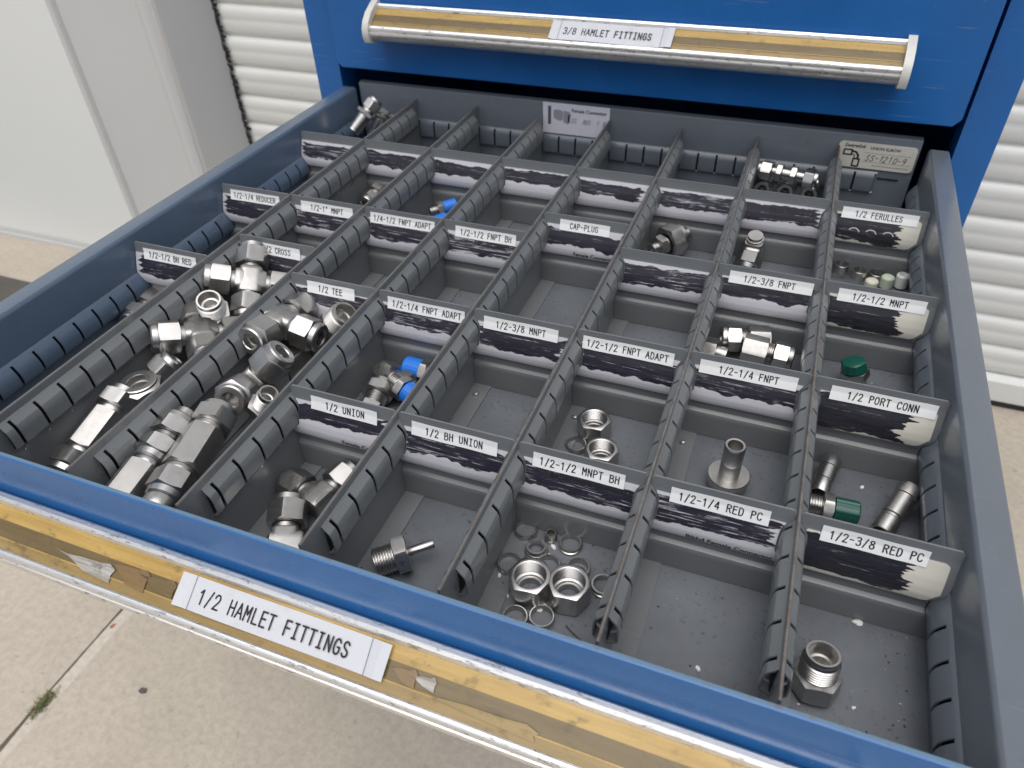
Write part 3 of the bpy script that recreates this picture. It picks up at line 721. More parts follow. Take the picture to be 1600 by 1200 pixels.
AX = {'+z': Matrix.Identity(4), '-z': Matrix.Rotation(math.pi, 4, 'X'), '+x': Matrix.Rotation(math.pi/2, 4, 'Y'), '-x': Matrix.Rotation(-math.pi/2, 4, 'Y')}
def arm_body(mb, a, m4, h, L0):
    """square forged arm with rounded corners, then a round neck"""
    n = 32
    def sq(r, k):
        th = 2*math.pi*(k+.5)/n; c, s_ = math.cos(th), math.sin(th); q = (abs(c)**5+abs(s_)**5)**(-1/5)
        return (r*q*c, r*q*s_)
    prev = None
    for (r, z, rd) in ((h, -h*.9, 0), (h, L0-1.5, 0), (h*.93, L0, 0), (a*.70, L0+.05, 1), (a*.70, L0+3, 1), (a*.62, L0+3.2, 1), (a*.62, L0+6.5, 1)):
        cur = []
        for k in range(n):
            x, y = sq(r, k) if not rd else (r*math.cos(2*math.pi*(k+.5)/n), r*math.sin(2*math.pi*(k+.5)/n))
            cur.append(mb.vert(m4 @ Vector((x, y, z))))
        if prev:
            for k in range(n): mb.face((prev[k], prev[(k+1) % n], cur[(k+1) % n], cur[k]))
        else: mb.face(cur[::-1])
        prev = cur
    mb.face(prev)
def fit_arms(root, a, dirs, bare=()):
    mb = MB(); h = a*.78; L0 = a*1.0
    for dname in dirs: arm_body(mb, a, AX[dname], h*(1+.004*len(dname)*dirs.index(dname)), L0)
    # stamped marks on the forging
    if a > 10.5:
        for sgn in (-1, 1):
            for row in range(3):
                for q in range(13):
                    for sub in range(3):
                        if (q % 4) < 3 and random.random() < .55:
                            x0, z0 = -5.6+q*.9, 4.6-row*3.4-sub*.85
                            mb.box(x0, x0+.5, min(sgn*h*.98, sgn*(h+.22)), max(sgn*h*.98, sgn*(h+.22)), z0, z0+.5)
    mb.build('body', 'steel_satin', root, smooth=35)
    for dname in dirs:
        if dname in bare: continue
        m2 = MB(); m2.stack(nut_rings(a, a*1.72, L0+3.4), 48, AX[dname] @ Matrix.Rotation(random.uniform(-.5, .5), 4, 'Z')); m2.build('nut', 'steel_bright', root)
def fit_seq(root, segs):
    z = 0.0; n = len(segs)
    for k, sg in enumerate(segs):
        mb = MB(); kind, r, L = sg; last = k == n-1
        if kind == 'nut':
            flip = k < n/2
            m4 = Matrix.Translation((0, 0, z+L)) @ AX['-z'] if flip else Matrix.Translation((0, 0, z))
            mb.stack(nut_rings(r, L, 0), 48, m4 @ Matrix.Rotation(random.uniform(-.4, .4), 4, 'Z')); mb.build('nut', 'steel_bright', root)
        elif kind == 'hex':
            mb.stack([('c', r*.4, z), ('c', r*.8, z), ('h', r, z, r*.97, -1), ('h', r, z+L, r*.97, 1), ('c', r*.8, z+L), ('c', r*.4, z+L)], 48, None, True, True); mb.build('hex_body', 'steel_satin', root)
        elif kind == 'thread':
            mb.stack(thread_rings(r, z-.3, z+L+.3), 40, None, True, True); mb.build('thread', 'steel_bright', root)
        elif kind == 'collar':
            mb.stack([('c', r*.8, z), ('c', r*.97, z+.1), ('c', r, z+.8), ('c', r, z+L-.8), ('c', r*.97, z+L-.1), ('c', r*.8, z+L)], 40, None, True, True); mb.build('collar', 'steel_bright', root)
        elif kind == 'stub':
            mb.stack([('c', r*.55, z+3), ('c', r*.6, z+.2), ('c', r*.9, z), ('c', r, z+.6), ('c', r, z+L-.6), ('c', r*.9, z+L), ('c', r*.62, z+L-.2), ('c', r*.55, z+L-3)], 36, None, True, True); mb.build('stem', 'steel_bright', root)
        z += L
FITS = [
  ('bulkhead_fitting', 'bulkhead', {}, (20.5, -59.1, -28.0), (41.1, -35.6, 0.0), None, 'shiny steel bulkhead fitting leaning in the far left corner of the drawer, topmost there', 'pipe fitting', 'loose steel fittings'),
  ('bulkhead_fitting', 'bulkhead', {}, (35.7, -38.4, -40.0), (31.3, 14.5, -24.0), None, 'dark shiny bulkhead fitting lying behind the topmost one in the far left corner', 'pipe fitting', 'loose steel fittings'),
  ('reducer_fitting', 'seq', {'s': [('nut', 13, 18), ('thread', 10, 8), ('hex', 12, 22)]}, (15.7, -461.3, -58.0), (11.1, -434.6, -58.0), None, 'steel fitting mostly hidden beside the blue-grey side wall, nearer of the two', 'pipe fitting', 'loose steel fittings'),
  ('reducer_fitting', 'seq', {'s': [('nut', 13, 18), ('thread', 10, 8), ('hex', 12, 14)]}, (7.3, -420.0, -58.0), (4.6, -397.2, -58.0), None, 'steel fitting mostly hidden under the 1/2-1/2 BH RED divider by the side wall', 'pipe fitting', 'loose steel fittings'),
  ('union_cross', 'cross', {'a': 13}, (118.2, -406.7, -25.0), (96.7, -421.0, -16.0), (109.5, -387.6, -15.0), 'steel four-way cross on top of the pile under the 1/2 CROSS label', 'pipe fitting', 'loose steel fittings'),
  ('open_adapter', 'male', {'a': 13, 'r': 11.5}, (110.1, -450.1, -33.0), (115.5, -455.5, -15.0), None, 'steel adapter with bare threads and open mouth pointing up beside the topmost cross', 'pipe fitting', 'loose steel fittings'),
  ('union_cross', 'cross', {'a': 13}, (119.2, -478.3, -33.0), (102.4, -496.7, -26.0), (129.5, -509.4, -29.0), 'steel cross fitting half buried below the open-mouthed adapter', 'pipe fitting', 'loose steel fittings'),
  ('ring_nut', 'ringnut', {'a': 15.5, 'up': 15}, (105.9, -540.6, -46.0), (110.7, -543.6, -33.0), None, 'large steel nut with flat ring face turned up above the long coupling', 'nut', 'loose steel fittings'),
  ('long_coupling', 'seq', {'s': [('nut', 14, 18), ('collar', 11.5, 4), ('hex', 12.5, 34), ('collar', 11, 4), ('nut', 14, 18)]}, (102.1, -549.2, -42.0), (103.9, -605.3, -55.0), None, 'long dark round steel coupling below the large ring nut in the second column', 'pipe fitting', 'loose steel fittings'),
  ('steel_nut', 'nutonly', {'a': 12}, (109.5, -522.6, -44.0), (113.3, -516.1, -40.0), None, 'bright steel nut wedged against the divider beside the ring nut', 'nut', 'loose steel fittings'),
  ('union_tee', 'tee', {'a': 13}, (185.1, -455.0, -20.0), (185.5, -420.1, -26.0), (211.8, -456.1, -24.6), 'steel tee on top of the pile under the 1/2 TEE label', 'pipe fitting', 'loose steel fittings'),
  ('open_adapter', 'male', {'a': 13, 'r': 12.5}, (219.0, -431.7, -34.0), (230.8, -431.0, -20.0), None, 'wide threaded adapter with open mouth just below the 1/2 TEE label', 'pipe fitting', 'loose steel fittings'),
  ('union_elbow', 'elbow', {'a': 13}, (194.4, -515.1, -36.0), (210.2, -503.2, -20.0), (207.7, -555.4, -19.1), 'steel elbow fitting lying below the top tee with both ring faces showing', 'pipe fitting', 'loose steel fittings'),
  ('open_adapter', 'male', {'a': 10, 'r': 8}, (220.3, -537.2, -36.0), (230.5, -536.9, -20.0), None, 'small open-ended adapter standing against the divider beside the elbow', 'pipe fitting', 'loose steel fittings'),
  ('union_tee', 'tee', {'a': 12}, (199.4, -470.9, -46.0), (202.4, -451.7, -46.0), (177.7, -468.5, -50.0), 'steel tee fitting buried under the topmost tee', 'pipe fitting', 'loose steel fittings'),
  ('long_union', 'seq', {'s': [('stub', 7, 7), ('nut', 12.5, 17), ('thread', 9.5, 5), ('nut', 12.5, 17), ('collar', 9.5, 5), ('hex', 12, 34)]}, (186.3, -570.4, -20.0), (192.1, -630.8, -26.0), None, 'long steel union with a tube stub at its far end, near the front edge', 'pipe fitting', 'loose steel fittings'),
  ('long_union', 'seq', {'s': [('nut', 13.5, 18), ('collar', 11, 5), ('hex', 12.5, 34), ('collar', 11, 5), ('nut', 13, 20), ('collar', 11, 9)]}, (207.3, -560.2, -20.0), (221.4, -632.8, -24.0), None, 'long steel union ending in a rounded nut, right of the stub-ended one', 'pipe fitting', 'loose steel fittings'),
  ('union_elbow', 'elbow', {'a': 11}, (293.4, -582.6, -60.0), (267.0, -575.1, -60.0), (298.5, -553.6, -58.0), 'steel elbow fitting lying under the 1/2 UNION label', 'pipe fitting', 'loose steel fittings'),
  ('union_elbow', 'elbow', {'a': 12}, (294.0, -624.9, -60.0), (283.9, -603.3, -54.0), (309.3, -614.6, -62.0), 'steel elbow fitting with stamped body beside the front edge of the 1/2 UNION bin', 'pipe fitting', 'loose steel fittings'),
  ('straight_union', 'seq', {'s': [('nut', 11, 17), ('thread', 8.5, 7), ('hex', 11, 10), ('thread', 8.5, 8)]}, (265.9, -444.1, -58.0), (300.3, -457.8, -59.0), None, 'steel union with its nut end away from the blue caps behind 1/2 UNION', 'pipe fitting', 'loose steel fittings'),
  ('straight_union', 'seq', {'s': [('nut', 11.5, 14), ('thread', 9, 12), ('hex', 11, 8)]}, (277.1, -459.8, -57.0), (280.0, -484.0, -60.0), None, 'steel union lying nearest the back of the 1/2 UNION divider', 'pipe fitting', 'loose steel fittings'),
  ('capped_adapter', 'capped', {'a': 9.5, 'col': 'blue_plastic'}, (294.7, -462.1, -53.0), (308.7, -466.8, -56.0), None, 'steel adapter with ribbed blue cap, nearer of two behind 1/2 UNION', 'pipe fitting', 'plastic capped adapters'),
  ('capped_adapter', 'capped', {'a': 10, 'col': 'blue_plastic', 'flip': 1}, (307.4, -434.4, -58.0), (287.8, -433.1, -58.0), None, 'adapter with smooth blue cap against the divider, farther of two behind 1/2 UNION', 'pipe fitting', 'plastic capped adapters'),
  ('stem_reducer', 'seq', {'s': [('thread', 9.5, 13), ('hex', 11.5, 9), ('stub', 3.1, 17)]}, (355.7, -615.1, -60.5), (384.4, -592.3, -57.0), None, 'steel reducer with coarse thread, hex and thin stem in the 1/2 BH UNION bin', 'pipe fitting', 'loose steel fittings'),
  ('hex_nut', 'loosenut', {'a': 12.2, 'h': 18.5}, (456.6, -603.7, -71.5), (453.2, -594.7, -54.5), None, 'open steel nut standing among the rings, left of the pair', 'nut', 'upright steel nuts'),
  ('hex_nut', 'loosenut', {'a': 12.2, 'h': 18.5}, (480.1, -598.5, -71.5), (477.0, -591.0, -54.5), None, 'open steel nut standing among the rings, right of the pair', 'nut', 'upright steel nuts'),
  ('hex_nut', 'loosenut', {'a': 11.6, 'h': 17}, (453.4, -448.6, -71.5), (451.4, -445.9, -55.0), None, 'open steel nut standing behind the 1/2-1/2 MNPT BH divider, farther of two', 'nut', 'upright steel nuts'),
  ('hex_nut', 'loosenut', {'a': 11.2, 'h': 16.5}, (469.1, -479.7, -71.5), (464.8, -474.2, -55.0), None, 'open steel nut standing behind the 1/2-1/2 MNPT BH divider, nearer of two', 'nut', 'upright steel nuts'),
  ('ferrule', 'ferrule', {'k': 'plain'}, (434.7, -552.0, -71.5), (436.1, -555.6, -66.5), None, 'steel ferrule ring lying in the corner under the 1/2-1/2 MNPT BH card', 'ferrule', 'small steel ferrules'),
  ('ferrule', 'ferrule', {'k': 'double'}, (446.5, -564.5, -71.5), (447.8, -568.0, -66.5), None, 'double-stepped steel ferrule lying behind the left upright nut', 'ferrule', 'small steel ferrules'),
  ('ferrule', 'ferrule', {'k': 'small'}, (452.3, -551.4, -71.5), (453.5, -555.0, -66.5), None, 'tiny tall steel ferrule between the larger rings', 'ferrule', 'small steel ferrules'),
  ('ferrule', 'ferrule', {'k': 'cone'}, (466.1, -552.5, -71.5), (467.1, -556.2, -66.5), None, 'dark flared steel ferrule ring behind the right upright nut', 'ferrule', 'small steel ferrules'),
  ('ferrule', 'ferrule', {'k': 'plain'}, (434.0, -581.2, -71.5), (435.4, -584.5, -66.5), None, 'steel ferrule ring half tucked behind the left side of the left nut', 'ferrule', 'small steel ferrules'),
  ('ferrule', 'ferrule', {'k': 'plain'}, (458.0, -573.7, -71.5), (459.2, -577.0, -66.5), None, 'steel ferrule ring mostly hidden between the two upright nuts', 'ferrule', 'small steel ferrules'),
  ('ferrule', 'ferrule', {'k': 'plain'}, (476.6, -569.6, -71.5), (477.5, -573.0, -66.5), None, 'steel ferrule ring peeking out behind the right side of the right nut', 'ferrule', 'small steel ferrules'),
  ('ferrule', 'ferrule', {'k': 'cone'}, (494.9, -576.2, -71.5), (495.6, -579.5, -66.5), None, 'steel ferrule ring half hidden by the divider right of the nuts', 'ferrule', 'small steel ferrules'),
  ('ferrule', 'ferrule', {'k': 'plain'}, (451.1, -616.0, -71.5), (452.3, -618.8, -66.5), None, 'steel ferrule ring mostly hidden by the drawer front, left of two there', 'ferrule', 'small steel ferrules'),
  ('ferrule', 'ferrule', {'k': 'plain'}, (466.1, -610.5, -71.5), (467.1, -613.5, -66.5), None, 'steel ferrule ring cut by the drawer front, right of two there', 'ferrule', 'small steel ferrules'),
  ('ferrule', 'ferrule', {'k': 'plain'}, (442.8, -463.9, -71.5), (444.1, -468.7, -66.5), None, 'steel ferrule ring beside the two nuts behind the 1/2-1/2 MNPT BH divider', 'ferrule', 'small steel ferrules'),
  ('reducing_union', 'seq', {'s': [('stub', 6.5, 8), ('hex', 10, 8), ('thread', 9, 3), ('nut', 15.5, 20), ('stub', 8, 8)]}, (435.7, -184.6, -57.0), (470.3, -139.8, -52.0), None, 'large steel reducing union with a big hex nut in the bin under the scribbled cards', 'pipe fitting', 'loose steel fittings'),
  ('bulkhead_union', 'seq', {'s': [('nut', 9, 15), ('stub', 5.5, 5), ('hex', 8.5, 6), ('stub', 6, 9), ('hex', 8.5, 6), ('stub', 5.5, 8), ('nut', 9, 14)]}, (518.3, -45.4, -18.0), (589.1, -58.1, -18.0), None, 'bright steel bulkhead union lying across the top of the pile by the back wall', 'pipe fitting', 'loose steel fittings'),
  ('steel_nut', 'nutonly', {'a': 9.5, 'solid': 1}, (527.2, -30.8, -38.0), (526.6, -40.1, -40.0), None, 'steel left nut of the three facing forward under the bulkhead union', 'nut', 'loose steel fittings'),
  ('steel_nut', 'nutonly', {'a': 9.5, 'solid': 1}, (551.7, -29.9, -38.0), (550.9, -39.1, -40.0), None, 'steel middle nut of the three facing forward under the bulkhead union', 'nut', 'loose steel fittings'),
  ('steel_nut', 'nutonly', {'a': 9.5, 'solid': 1}, (577.1, -28.7, -38.0), (576.1, -37.7, -40.0), None, 'steel right nut of the three facing forward under the bulkhead union', 'nut', 'loose steel fittings'),
  ('union_elbow', 'elbow', {'a': 11.5, 'bare': 1}, (532.6, -154.5, -54.0), (530.7, -175.7, -60.0), (533.1, -152.0, -38.0), 'steel elbow fitting with plain block arm in the bin behind 1/2-3/8 FNPT', 'pipe fitting', 'loose steel fittings'),
  ('straight_union', 'seq', {'s': [('nut', 10.5, 16), ('thread', 8, 6), ('hex', 10.5, 18)]}, (524.8, -312.9, -55.0), (566.0, -302.8, -55.0), None, 'steel union lying against the divider behind 1/2-1/4 FNPT, farther of the pair', 'pipe fitting', 'loose steel fittings'),
  ('straight_union', 'seq', {'s': [('hex', 10.5, 20), ('thread', 8, 5), ('nut', 10.5, 16)]}, (543.9, -326.6, -50.0), (586.1, -327.5, -52.0), None, 'steel union lying behind the 1/2-1/4 FNPT label, nearer of the pair', 'pipe fitting', 'loose steel fittings'),
  ('steel_nut', 'nutonly', {'a': 10}, (524.9, -329.5, -60.0), (517.3, -328.4, -60.0), None, 'steel nut barely showing above the left end of the 1/2-1/4 FNPT divider', 'nut', 'loose steel fittings'),
  ('tube_adapter', 'tubeadapter', {}, (554.4, -466.5, -71.0), (552.0, -471.0, -38.0), None, 'steel tube adapter standing upright on a round flange', 'pipe fitting', 'loose steel fittings'),
  ('tube_stub', 'stub', {'r': 6.5, 'l': 32}, (614.9, -458.1, -64.5), (621.7, -423.5, -58.0), None, 'short steel tube stub leaning against the divider beside the green capped adapter', 'tube', 'loose tube stubs'),
  ('tube_stub', 'stub', {'r': 7.3, 'l': 40}, (654.7, -479.8, -64.0), (666.9, -451.7, -54.0), None, 'longer steel tube stub lying near the side wall behind 1/2-3/8 RED PC', 'tube', 'loose tube stubs'),
  ('capped_adapter', 'capped', {'a': 8.5, 'col': 'green_plastic'}, (617.1, -471.0, -62.0), (638.0, -470.0, -62.0), None, 'steel adapter with a ribbed dark green cap lying on its side', 'pipe fitting', 'plastic capped adapters'),
  ('capped_adapter', 'capped', {'a': 9.8, 'ch': 9, 'col': 'green_plastic'}, (634.4, -323.3, -62.0), (628.8, -321.8, -46.0), None, 'steel adapter with a dark green cap standing behind the 1/2 PORT CONN divider', 'pipe fitting', 'plastic capped adapters'),
  ('ferrule', 'ferrule', {'k': 'tall'}, (617.0, -152.1, -66.0), (615.3, -169.7, -56.0), None, 'steel ferrule standing leftmost in the 1/2 FERULLES bin', 'ferrule', 'small steel ferrules'),
  ('ferrule', 'ferrule', {'k': 'tall'}, (633.7, -158.9, -66.0), (631.5, -176.4, -56.0), None, 'dark steel ferrule second from the left in the 1/2 FERULLES bin', 'ferrule', 'small steel ferrules'),
  ('ferrule', 'ferrule', {'k': 'plain2'}, (649.8, -153.6, -66.0), (647.2, -171.2, -56.0), None, 'steel ring ferrule in the middle of the 1/2 FERULLES bin', 'ferrule', 'small steel ferrules'),
  ('plastic_plug', 'plug', {'col': 'pale_plastic'}, (645.8, -167.2, -68.0), (642.6, -189.5, -55.0), None, 'small pale cream plug in the 1/2 FERULLES bin', 'plug', 'loose plastic plugs'),
  ('plastic_plug', 'plug', {'col': 'pale_plastic2'}, (659.5, -159.1, -68.0), (655.8, -181.7, -55.0), None, 'rounded pale green plastic plug in the 1/2 FERULLES bin', 'plug', 'loose plastic plugs'),
  ('plastic_plug', 'plug', {'col': 'white_plastic'}, (672.6, -154.8, -68.0), (668.4, -177.5, -55.0), None, 'white slotted plastic plug beside the side wall in the 1/2 FERULLES bin', 'plug', 'loose plastic plugs'),
  ('hex_adapter', 'male', {'a': 12, 'r': 10.2, 'tall': 1}, (621.6, -599.4, -71.0), (620.7, -595.5, -48.0), None, 'steel hex adapter with open threaded mouth standing in the front right bin', 'pipe fitting', 'loose steel fittings'),
  ('capped_adapter', 'capped', {'a': 8, 'col': 'blue_plastic'}, (188.1, -169.5, -58.0), (206.3, -151.5, -56.0), None, 'adapter with bright blue cap behind 1/4-1/2 FNPT ADAPT, upper one', 'pipe fitting', 'plastic capped adapters'),
  ('capped_adapter', 'capped', {'a': 8, 'col': 'blue_plastic'}, (194.9, -205.0, -58.0), (208.9, -182.0, -58.0), None, 'adapter with a bright blue cap barely showing above 1/4-1/2 FNPT ADAPT', 'pipe fitting', 'plastic capped adapters'),
  ('straight_union', 'seq', {'s': [('nut', 10, 15), ('thread', 8, 6), ('hex', 10, 10)]}, (101.1, -180.6, -58.0), (102.9, -149.9, -56.0), None, 'dark steel union half hidden by the divider behind 1/2-1" MNPT', 'pipe fitting', 'loose steel fittings'),
]
for (name, typ, kw, p0, p1, p2, lab, cat, grp) in FITS:
    random.seed(lab)
    p0v = Vector(p0)
    if typ in ('ferrule', 'loosenut', 'tubeadapter', 'plug'): 
        if typ == 'loosenut': p0 = (p1[0], p1[1], p0[2]); p0v = Vector(p0)
        p1 = (p0[0], p0[1], p0[2]+10)
    if 'up' in kw: p0 = (p1[0], p1[1], p1[2]-kw['up']); p0v = Vector(p0)
    m4 = frame(p0, p1, p2)
    if typ == 'ferrule':
        k = kw['k']; mb = MB()
        r, hh, w = {'plain': (7.8, 4.4, 1.1), 'cone': (8.0, 4.2, 1.1), 'double': (7.9, 3.4, 1.2), 'small': (3.5, 7, .8), 'tall': (7.2, 9, 1.0), 'plain2': (7.6, 6, 1.0)}[k]
        if k in ('cone', 'double'): R = [('c', r-w-.6, 0), ('c', r, 0), ('c', r, 1.2), ('c', r-.7, 1.6), ('c', r-.7, hh), ('c', r-.7-w, hh), ('c', r-w-.6, 0)]
        else: R = [('c', r-w, 0), ('c', r-.2, 0), ('c', r, .3), ('c', r, hh-.4), ('c', r-.3, hh), ('c', r-w+.1, hh), ('c', r-w, hh-.2), ('c', r-w, 0)]
        mb.stack(R, 40)
        if k == 'double': mb.stack([('c', 4.6, 2.6), ('c', 6.9, 2.6), ('c', 6.7, 5.4), ('c', 6.3, 6.2), ('c', 5.2, 6.2), ('c', 4.6, 5.4), ('c', 4.6, 2.6)], 40)
        if k == 'small': mb.stack([('c', 3.0, 0), ('c', 4.3, 0), ('c', 4.3, 1), ('c', 3.4, 2)], 30)
        o = mb.build(name, 'steel_dark' if k in ('cone', 'plain') else 'steel_bright')
        o.location = W(p0v); o.rotation_euler = (random.uniform(-.02, .02), random.uniform(-.02, .02), random.uniform(0, 6)); tag(o, lab, cat, grp); continue
    if typ == 'plug':
        mb = MB(); r = 6.0; hh = {'pale_plastic': 9, 'pale_plastic2': 11, 'white_plastic': 13}[kw['col']]
        R = [('c', .05, 0), ('c', r, 0), ('c', r, hh-1.5), ('c', r*.85, hh-.3)] + ([('c', r*.5, hh+.6), ('c', .05, hh+.8)] if 'pale' in kw['col'] else [('c', r*.7, hh), ('c', r*.65, hh-5), ('c', .05, hh-5)])
        mb.stack(R, 30); o = mb.build(name, kw['col']); o.location = W((p0[0], p0[1], FZ+2)); tag(o, lab, cat, grp); continue
    root = empty(name, p0, lab, cat, grp); mm = m4.copy(); mm.translation = W(p0v); root.matrix_world = mm
    if typ in ('cross', 'tee', 'elbow'):
        dirs = {'cross': ['+z', '-z', '+x', '-x'], 'tee': ['+z', '-z', '+x'], 'elbow': ['+z', '+x']}[typ]
        fit_arms(root, kw['a'], dirs, ('+x',) if kw.get('bare') else ())
    elif typ == 'seq': fit_seq(root, kw['s'])
    elif typ == 'bulkhead':
        fit_seq(root, [('collar', 8, 3), ('stub', 8.2, 22), ('hex', 11, 5), ('collar', 8, 4), ('nut', 9.5, 16)])
    elif typ == 'male':
        a, r = kw['a'], kw['r']; L = 16 if not kw.get('tall') else 15
        mb = MB()
        hz = 13 if kw.get('tall') else 7
        mb.stack([('c', a*.3, 0), ('c', a*.8, 0), ('h', a, 0, a*.97, -1), ('h', a, hz, a*.96, 1), ('c', r*.9, hz+.1)], 48, None, True); mb.build('hex_body', 'steel_satin', root)
        mb = MB(); R = thread_rings(r, hz, hz+L-4)[1:]
        top = hz+L
        R += [('c', r*.86, hz+L-3.5), ('c', r*.9, top-1), ('c', r*.87, top), ('c', r*.74, top), ('c', r*.70, top-3), ('c', r*.64, top-8), ('c', r*.5, top-8.3), ('c', r*.45, top-15), ('c', .05, top-15)]
        mb.stack(R, 48); mb.build('threaded_mouth', 'steel_bright', root)
    elif typ == 'ringnut':
        a = kw['a']; mb = MB(); mb.stack([('c', a*.8, 0), ('h', a, 0, a*.97, -1), ('h', a, 12, a*.93, 1), ('c', a*.90, 12.6), ('c', a*.90, 14.4), ('c', a*.84, 15), ('c', a*.56, 15), ('c', a*.53, 14.2), ('c', a*.52, 9), ('c', a*.42, 8.8), ('c', a*.40, 2), ('c', .05, 2)], 48); mb.build('nut', 'steel_bright', root)
        mb = MB(); mb.stack([('c', a*.5, -14), ('c', a*.75, -13), ('c', a*.75, 2)], 36, None, True); mb.build('collar', 'steel_satin', root)
    elif typ == 'nutonly':
        a = kw['a']; mb = MB(); mb.stack(nut_rings(a, a*1.5, 0), 48); mb.build('nut', 'steel_bright', root)
        mb = MB(); mb.stack([('c', a*.5, -9), ('c', a*.7, -8.5), ('c', a*.7, 2)], 36, None, True); mb.build('collar', 'steel_bright', root)
    elif typ == 'loosenut':
        a, hh = kw['a'], kw['h']; b = a*.84; mb = MB()
        mb.stack([('c', a*.56, 0), ('c', a*.92, 0), ('h', a, .6, a*.97, -1), ('h', a, hh, a*.97, 1), ('c', a*.97, hh), ('c', b, hh)], 48); mb.build('hex_body', 'steel_bright', root)
        mb = MB(); R = [('c', b*1.0, hh-.02)]; z = hh-.3
        while z > hh*.42: R += [('c', b*.95, z), ('c', b, z-.7)]; z -= 1.15
        R += [('c', b*.84, z-.2), ('c', b*.84, z-2.2), ('c', a*.60, z-2.4), ('c', a*.58, z-4), ('c', a*.56, 0)]
        mb.stack(R, 48); mb.build('thread', 'steel_bright', root)
    elif typ == 'tubeadapter':
        mb = MB(); mb.stack([('c', 4, 0), ('c', 11, 0), ('h', 12.4, 0, 12, -1), ('h', 12.4, 8.5, 12, 1), ('c', 9, 8.5)], 48, None, True); mb.build('hex_body', 'steel_satin', root)
        mb = MB(); mb.stack([('c', 10, 8.5), ('c', 14.2, 8.7), ('c', 14.4, 9.4), ('c', 14.4, 12.6), ('c', 14, 13.2), ('c', 7, 13.3)], 56); mb.build('flange', 'steel_bright', root)
        mb = MB(); mb.stack([('c', 7.1, 13), ('c', 7.1, 25), ('c', 6.9, 25.3), ('c', 7.0, 25.7), ('c', 7.2, 39), ('c', 7.2, 40.5), ('c', 6.6, 41.5), ('c', 5.2, 41.3), ('c', 5.0, 40), ('c', 5.0, 28), ('c', .05, 28)], 44); mb.build('tube', 'steel_bright', root)
    elif typ == 'stub':
        r, L = kw['r'], kw['l']; mb = MB()
        mb.stack([('c', r*.7, 9), ('c', r*.75, .3), ('c', r*.93, 0), ('c', r*.97, .5), ('c', r*.97, L*.28), ('c', r*.9, L*.3), ('c', r*.9, L*.34), ('c', r, L*.36), ('c', r, L-10), ('c', r*1.0, L-9.5), ('c', r*1.1, L-9), ('c', r*1.1, L-3), ('c', r*.98, L-.5), ('c', r*.9, L), ('c', r*.68, L), ('c', r*.66, L-6)], 40, None, True, True); mb.build('tube', 'steel_bright' if r < 7 else 'steel_satin', root)
    elif typ == 'capped':
        a = kw['a']; ch = kw.get('ch', 16)
        mb = MB(); mb.stack(thread_rings(a*.78, -9, 0), 32, None, True, True); mb.build('thread', 'steel_bright', root)
        mb = MB(); mb.stack([('c', a*.5, 0), ('c', a*.85, 0), ('h', a, 0, a*.97, -1), ('h', a, 7, a*.97, 1), ('c', a*.7, 7.1)], 48, None, True); mb.build('hex_body', 'steel_bright', root)
        mb = MB(); r = a*.92; n = 48; prev = None
        for (q, z, rib) in ((.9, 7.4, 0), (1.0, 7.6, 1), (1.0, 8.4, 1), (.98, 7+ch-1, 1), (.9, 7+ch, 0), (.5, 7.3+ch, 0), (.01, 7.4+ch, 0)):
            cur = []
            for k in range(n):
                rr = r*q*(1+(.10 if (k % 8) < 2 and rib and kw['col'] == 'green_plastic' else (.02 if k % 2 and rib else 0))); th = 2*math.pi*k/n
                cur.append(mb.vert((rr*math.cos(th), rr*math.sin(th), z)))
            if prev:
                for k in range(n): mb.face((prev[k], prev[(k+1) % n], cur[(k+1) % n], cur[k]))
            prev = cur
        mb.build('plastic_cap', kw['col'], root, smooth=20)

# ------------------------------------------------------------------ crumbs and wire bits on the drawer floor
def swarf():
    mb = MB(); random.seed(21)
    for i in range(1300):
        x = random.uniform(8, 672); y = random.uniform(-648, -10)
        if random.random() < .4: x = 85*random.randint(0, 7)+random.choice((-1, 1))*abs(random.gauss(0, 7))+random.choice((8, 20, 78)); x = min(max(x, 9), 671)
        if random.random() < .25: x = 671-abs(random.gauss(0, 9))
        xm = x % 85
        if xm < 1.5 or xm > 83.5: continue
        z = FZ+(1.5 if .9 < xm < 15.8 and x > 85 else .15); r = random.choice((.3, .4, .5, .5, .9)); a = random.uniform(0, 6.28); el = random.uniform(.3, 1)
        P = [(math.cos(a+q)*r*(el if k % 2 else 1), math.sin(a+q)*r*(el if k % 2 else 1)) for k, q in enumerate((0, 1.3, 2.9, 4.4))]
        b = [mb.vert((x+p[0], y+p[1], z)) for p in P]; tp = mb.vert((x, y, z+r*.5))
        mi = 0 if random.random() < .12 else 1
        for k in range(4): mb.face((b[k], b[(k+1) % 4], tp), mi)
    tag(mb.build('swarf', ['crumb_white', 'wire_dark'], origin=(340, -330, FZ), smooth=0), 'fine dark and pale metal dust scattered over the bin floors', 'dust', kind='stuff')
swarf()
random.seed(11)
random.seed(11)
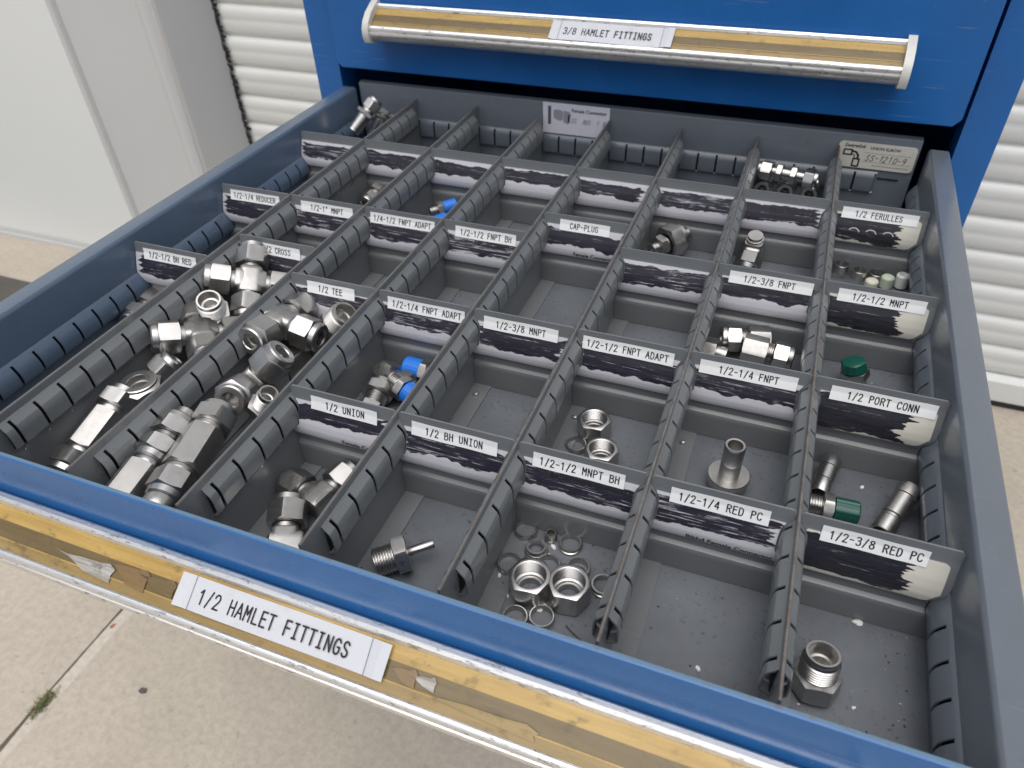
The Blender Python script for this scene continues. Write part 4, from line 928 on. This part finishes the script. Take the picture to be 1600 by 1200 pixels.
def crumb(x, y, r, mat, lab, name='crumb', flat=.5, cat='debris'):
    bm = bmesh.new(); bmesh.ops.create_icosphere(bm, subdivisions=2, radius=1)
    for v in bm.verts: v.co *= random.uniform(.75, 1.2)
    me = bpy.data.meshes.new(name); 
    for v in bm.verts: v.co = Vector((v.co.x*r*S, v.co.y*r*S*.7, max(-.2, v.co.z)*r*S*flat))
    bm.to_mesh(me); bm.free(); me.materials.append(M[mat]); o = bpy.data.objects.new(name, me); C.objects.link(o)
    o.location = W((x, y, FZ+r*.2*flat+.1)); o.rotation_euler = (0, 0, random.uniform(0, 6)); tag(o, lab, cat, 'crumbs on the drawer floor')
for x, y, r, lab in [(430.4, -590.3, 2.6, 'white crumb beside the leftmost ferrule ring'), (440.2, -601.8, 1.8, 'tiny cream crumb in front of the leftmost ferrule ring'), (463.3, -602.6, 3.4, 'largest white crumb between the two upright nuts'), (456.0, -557.2, 2.4, 'white plastic shred beside the tiny ferrule'), (455.2, -564.1, 1.6, 'thin white shred below the tiny ferrule'), (643.8, -548.0, 3.2, 'white flake under the 1/2-3/8 RED PC divider'), (644.2, -434.9, 1.8, 'pale flake in the middle of the bin behind 1/2-3/8 RED PC'), (560.3, -609.5, 1.8, 'small white shaving near the front edge in the 1/2-1/4 RED PC bin'), (643.1, -603.2, 1.3, 'speck of swarf in the front right bin')]: crumb(x, y, r, 'crumb_white', lab, flat=.5 if r > 1.7 else .4)
def wire(pts, r, mat, lab):
    cu = MB(); prev = None; n = 8
    for i, p in enumerate(pts):
        p = Vector(p); d = (Vector(pts[min(i+1, len(pts)-1)])-Vector(pts[max(i-1, 0)])).normalized()
        u = d.cross(Vector((0, 0, 1))).normalized(); w = u.cross(d)
        cur = [cu.vert(p+u*r*math.cos(2*math.pi*k/n)+w*r*math.sin(2*math.pi*k/n)) for k in range(n)]
        if prev:
            for k in range(n): cu.face((prev[k], prev[(k+1) % n], cur[(k+1) % n], cur[k]))
        else: cu.face(cur[::-1])
        prev = cur
    cu.face(prev); tag(cu.build('wire_scrap', mat, origin=pts[0]), lab, 'debris')
for pts, mat, lab in [([(534.0, -616.0, -71.0), (533.5, -620.3, -71.0), (532.5, -622.3, -71.0), (531.1, -622.8, -71.0)], 'wire_tan', 'short bent tan wire scrap near the front edge'), ([(481.2, -609.5, -71.0), (485.7, -612.4, -71.0), (492.8, -616.0, -71.0)], 'wire_dark', 'thin dark hair-like wire scrap in front of the right upright nut')]: wire(pts, .45, mat, lab)
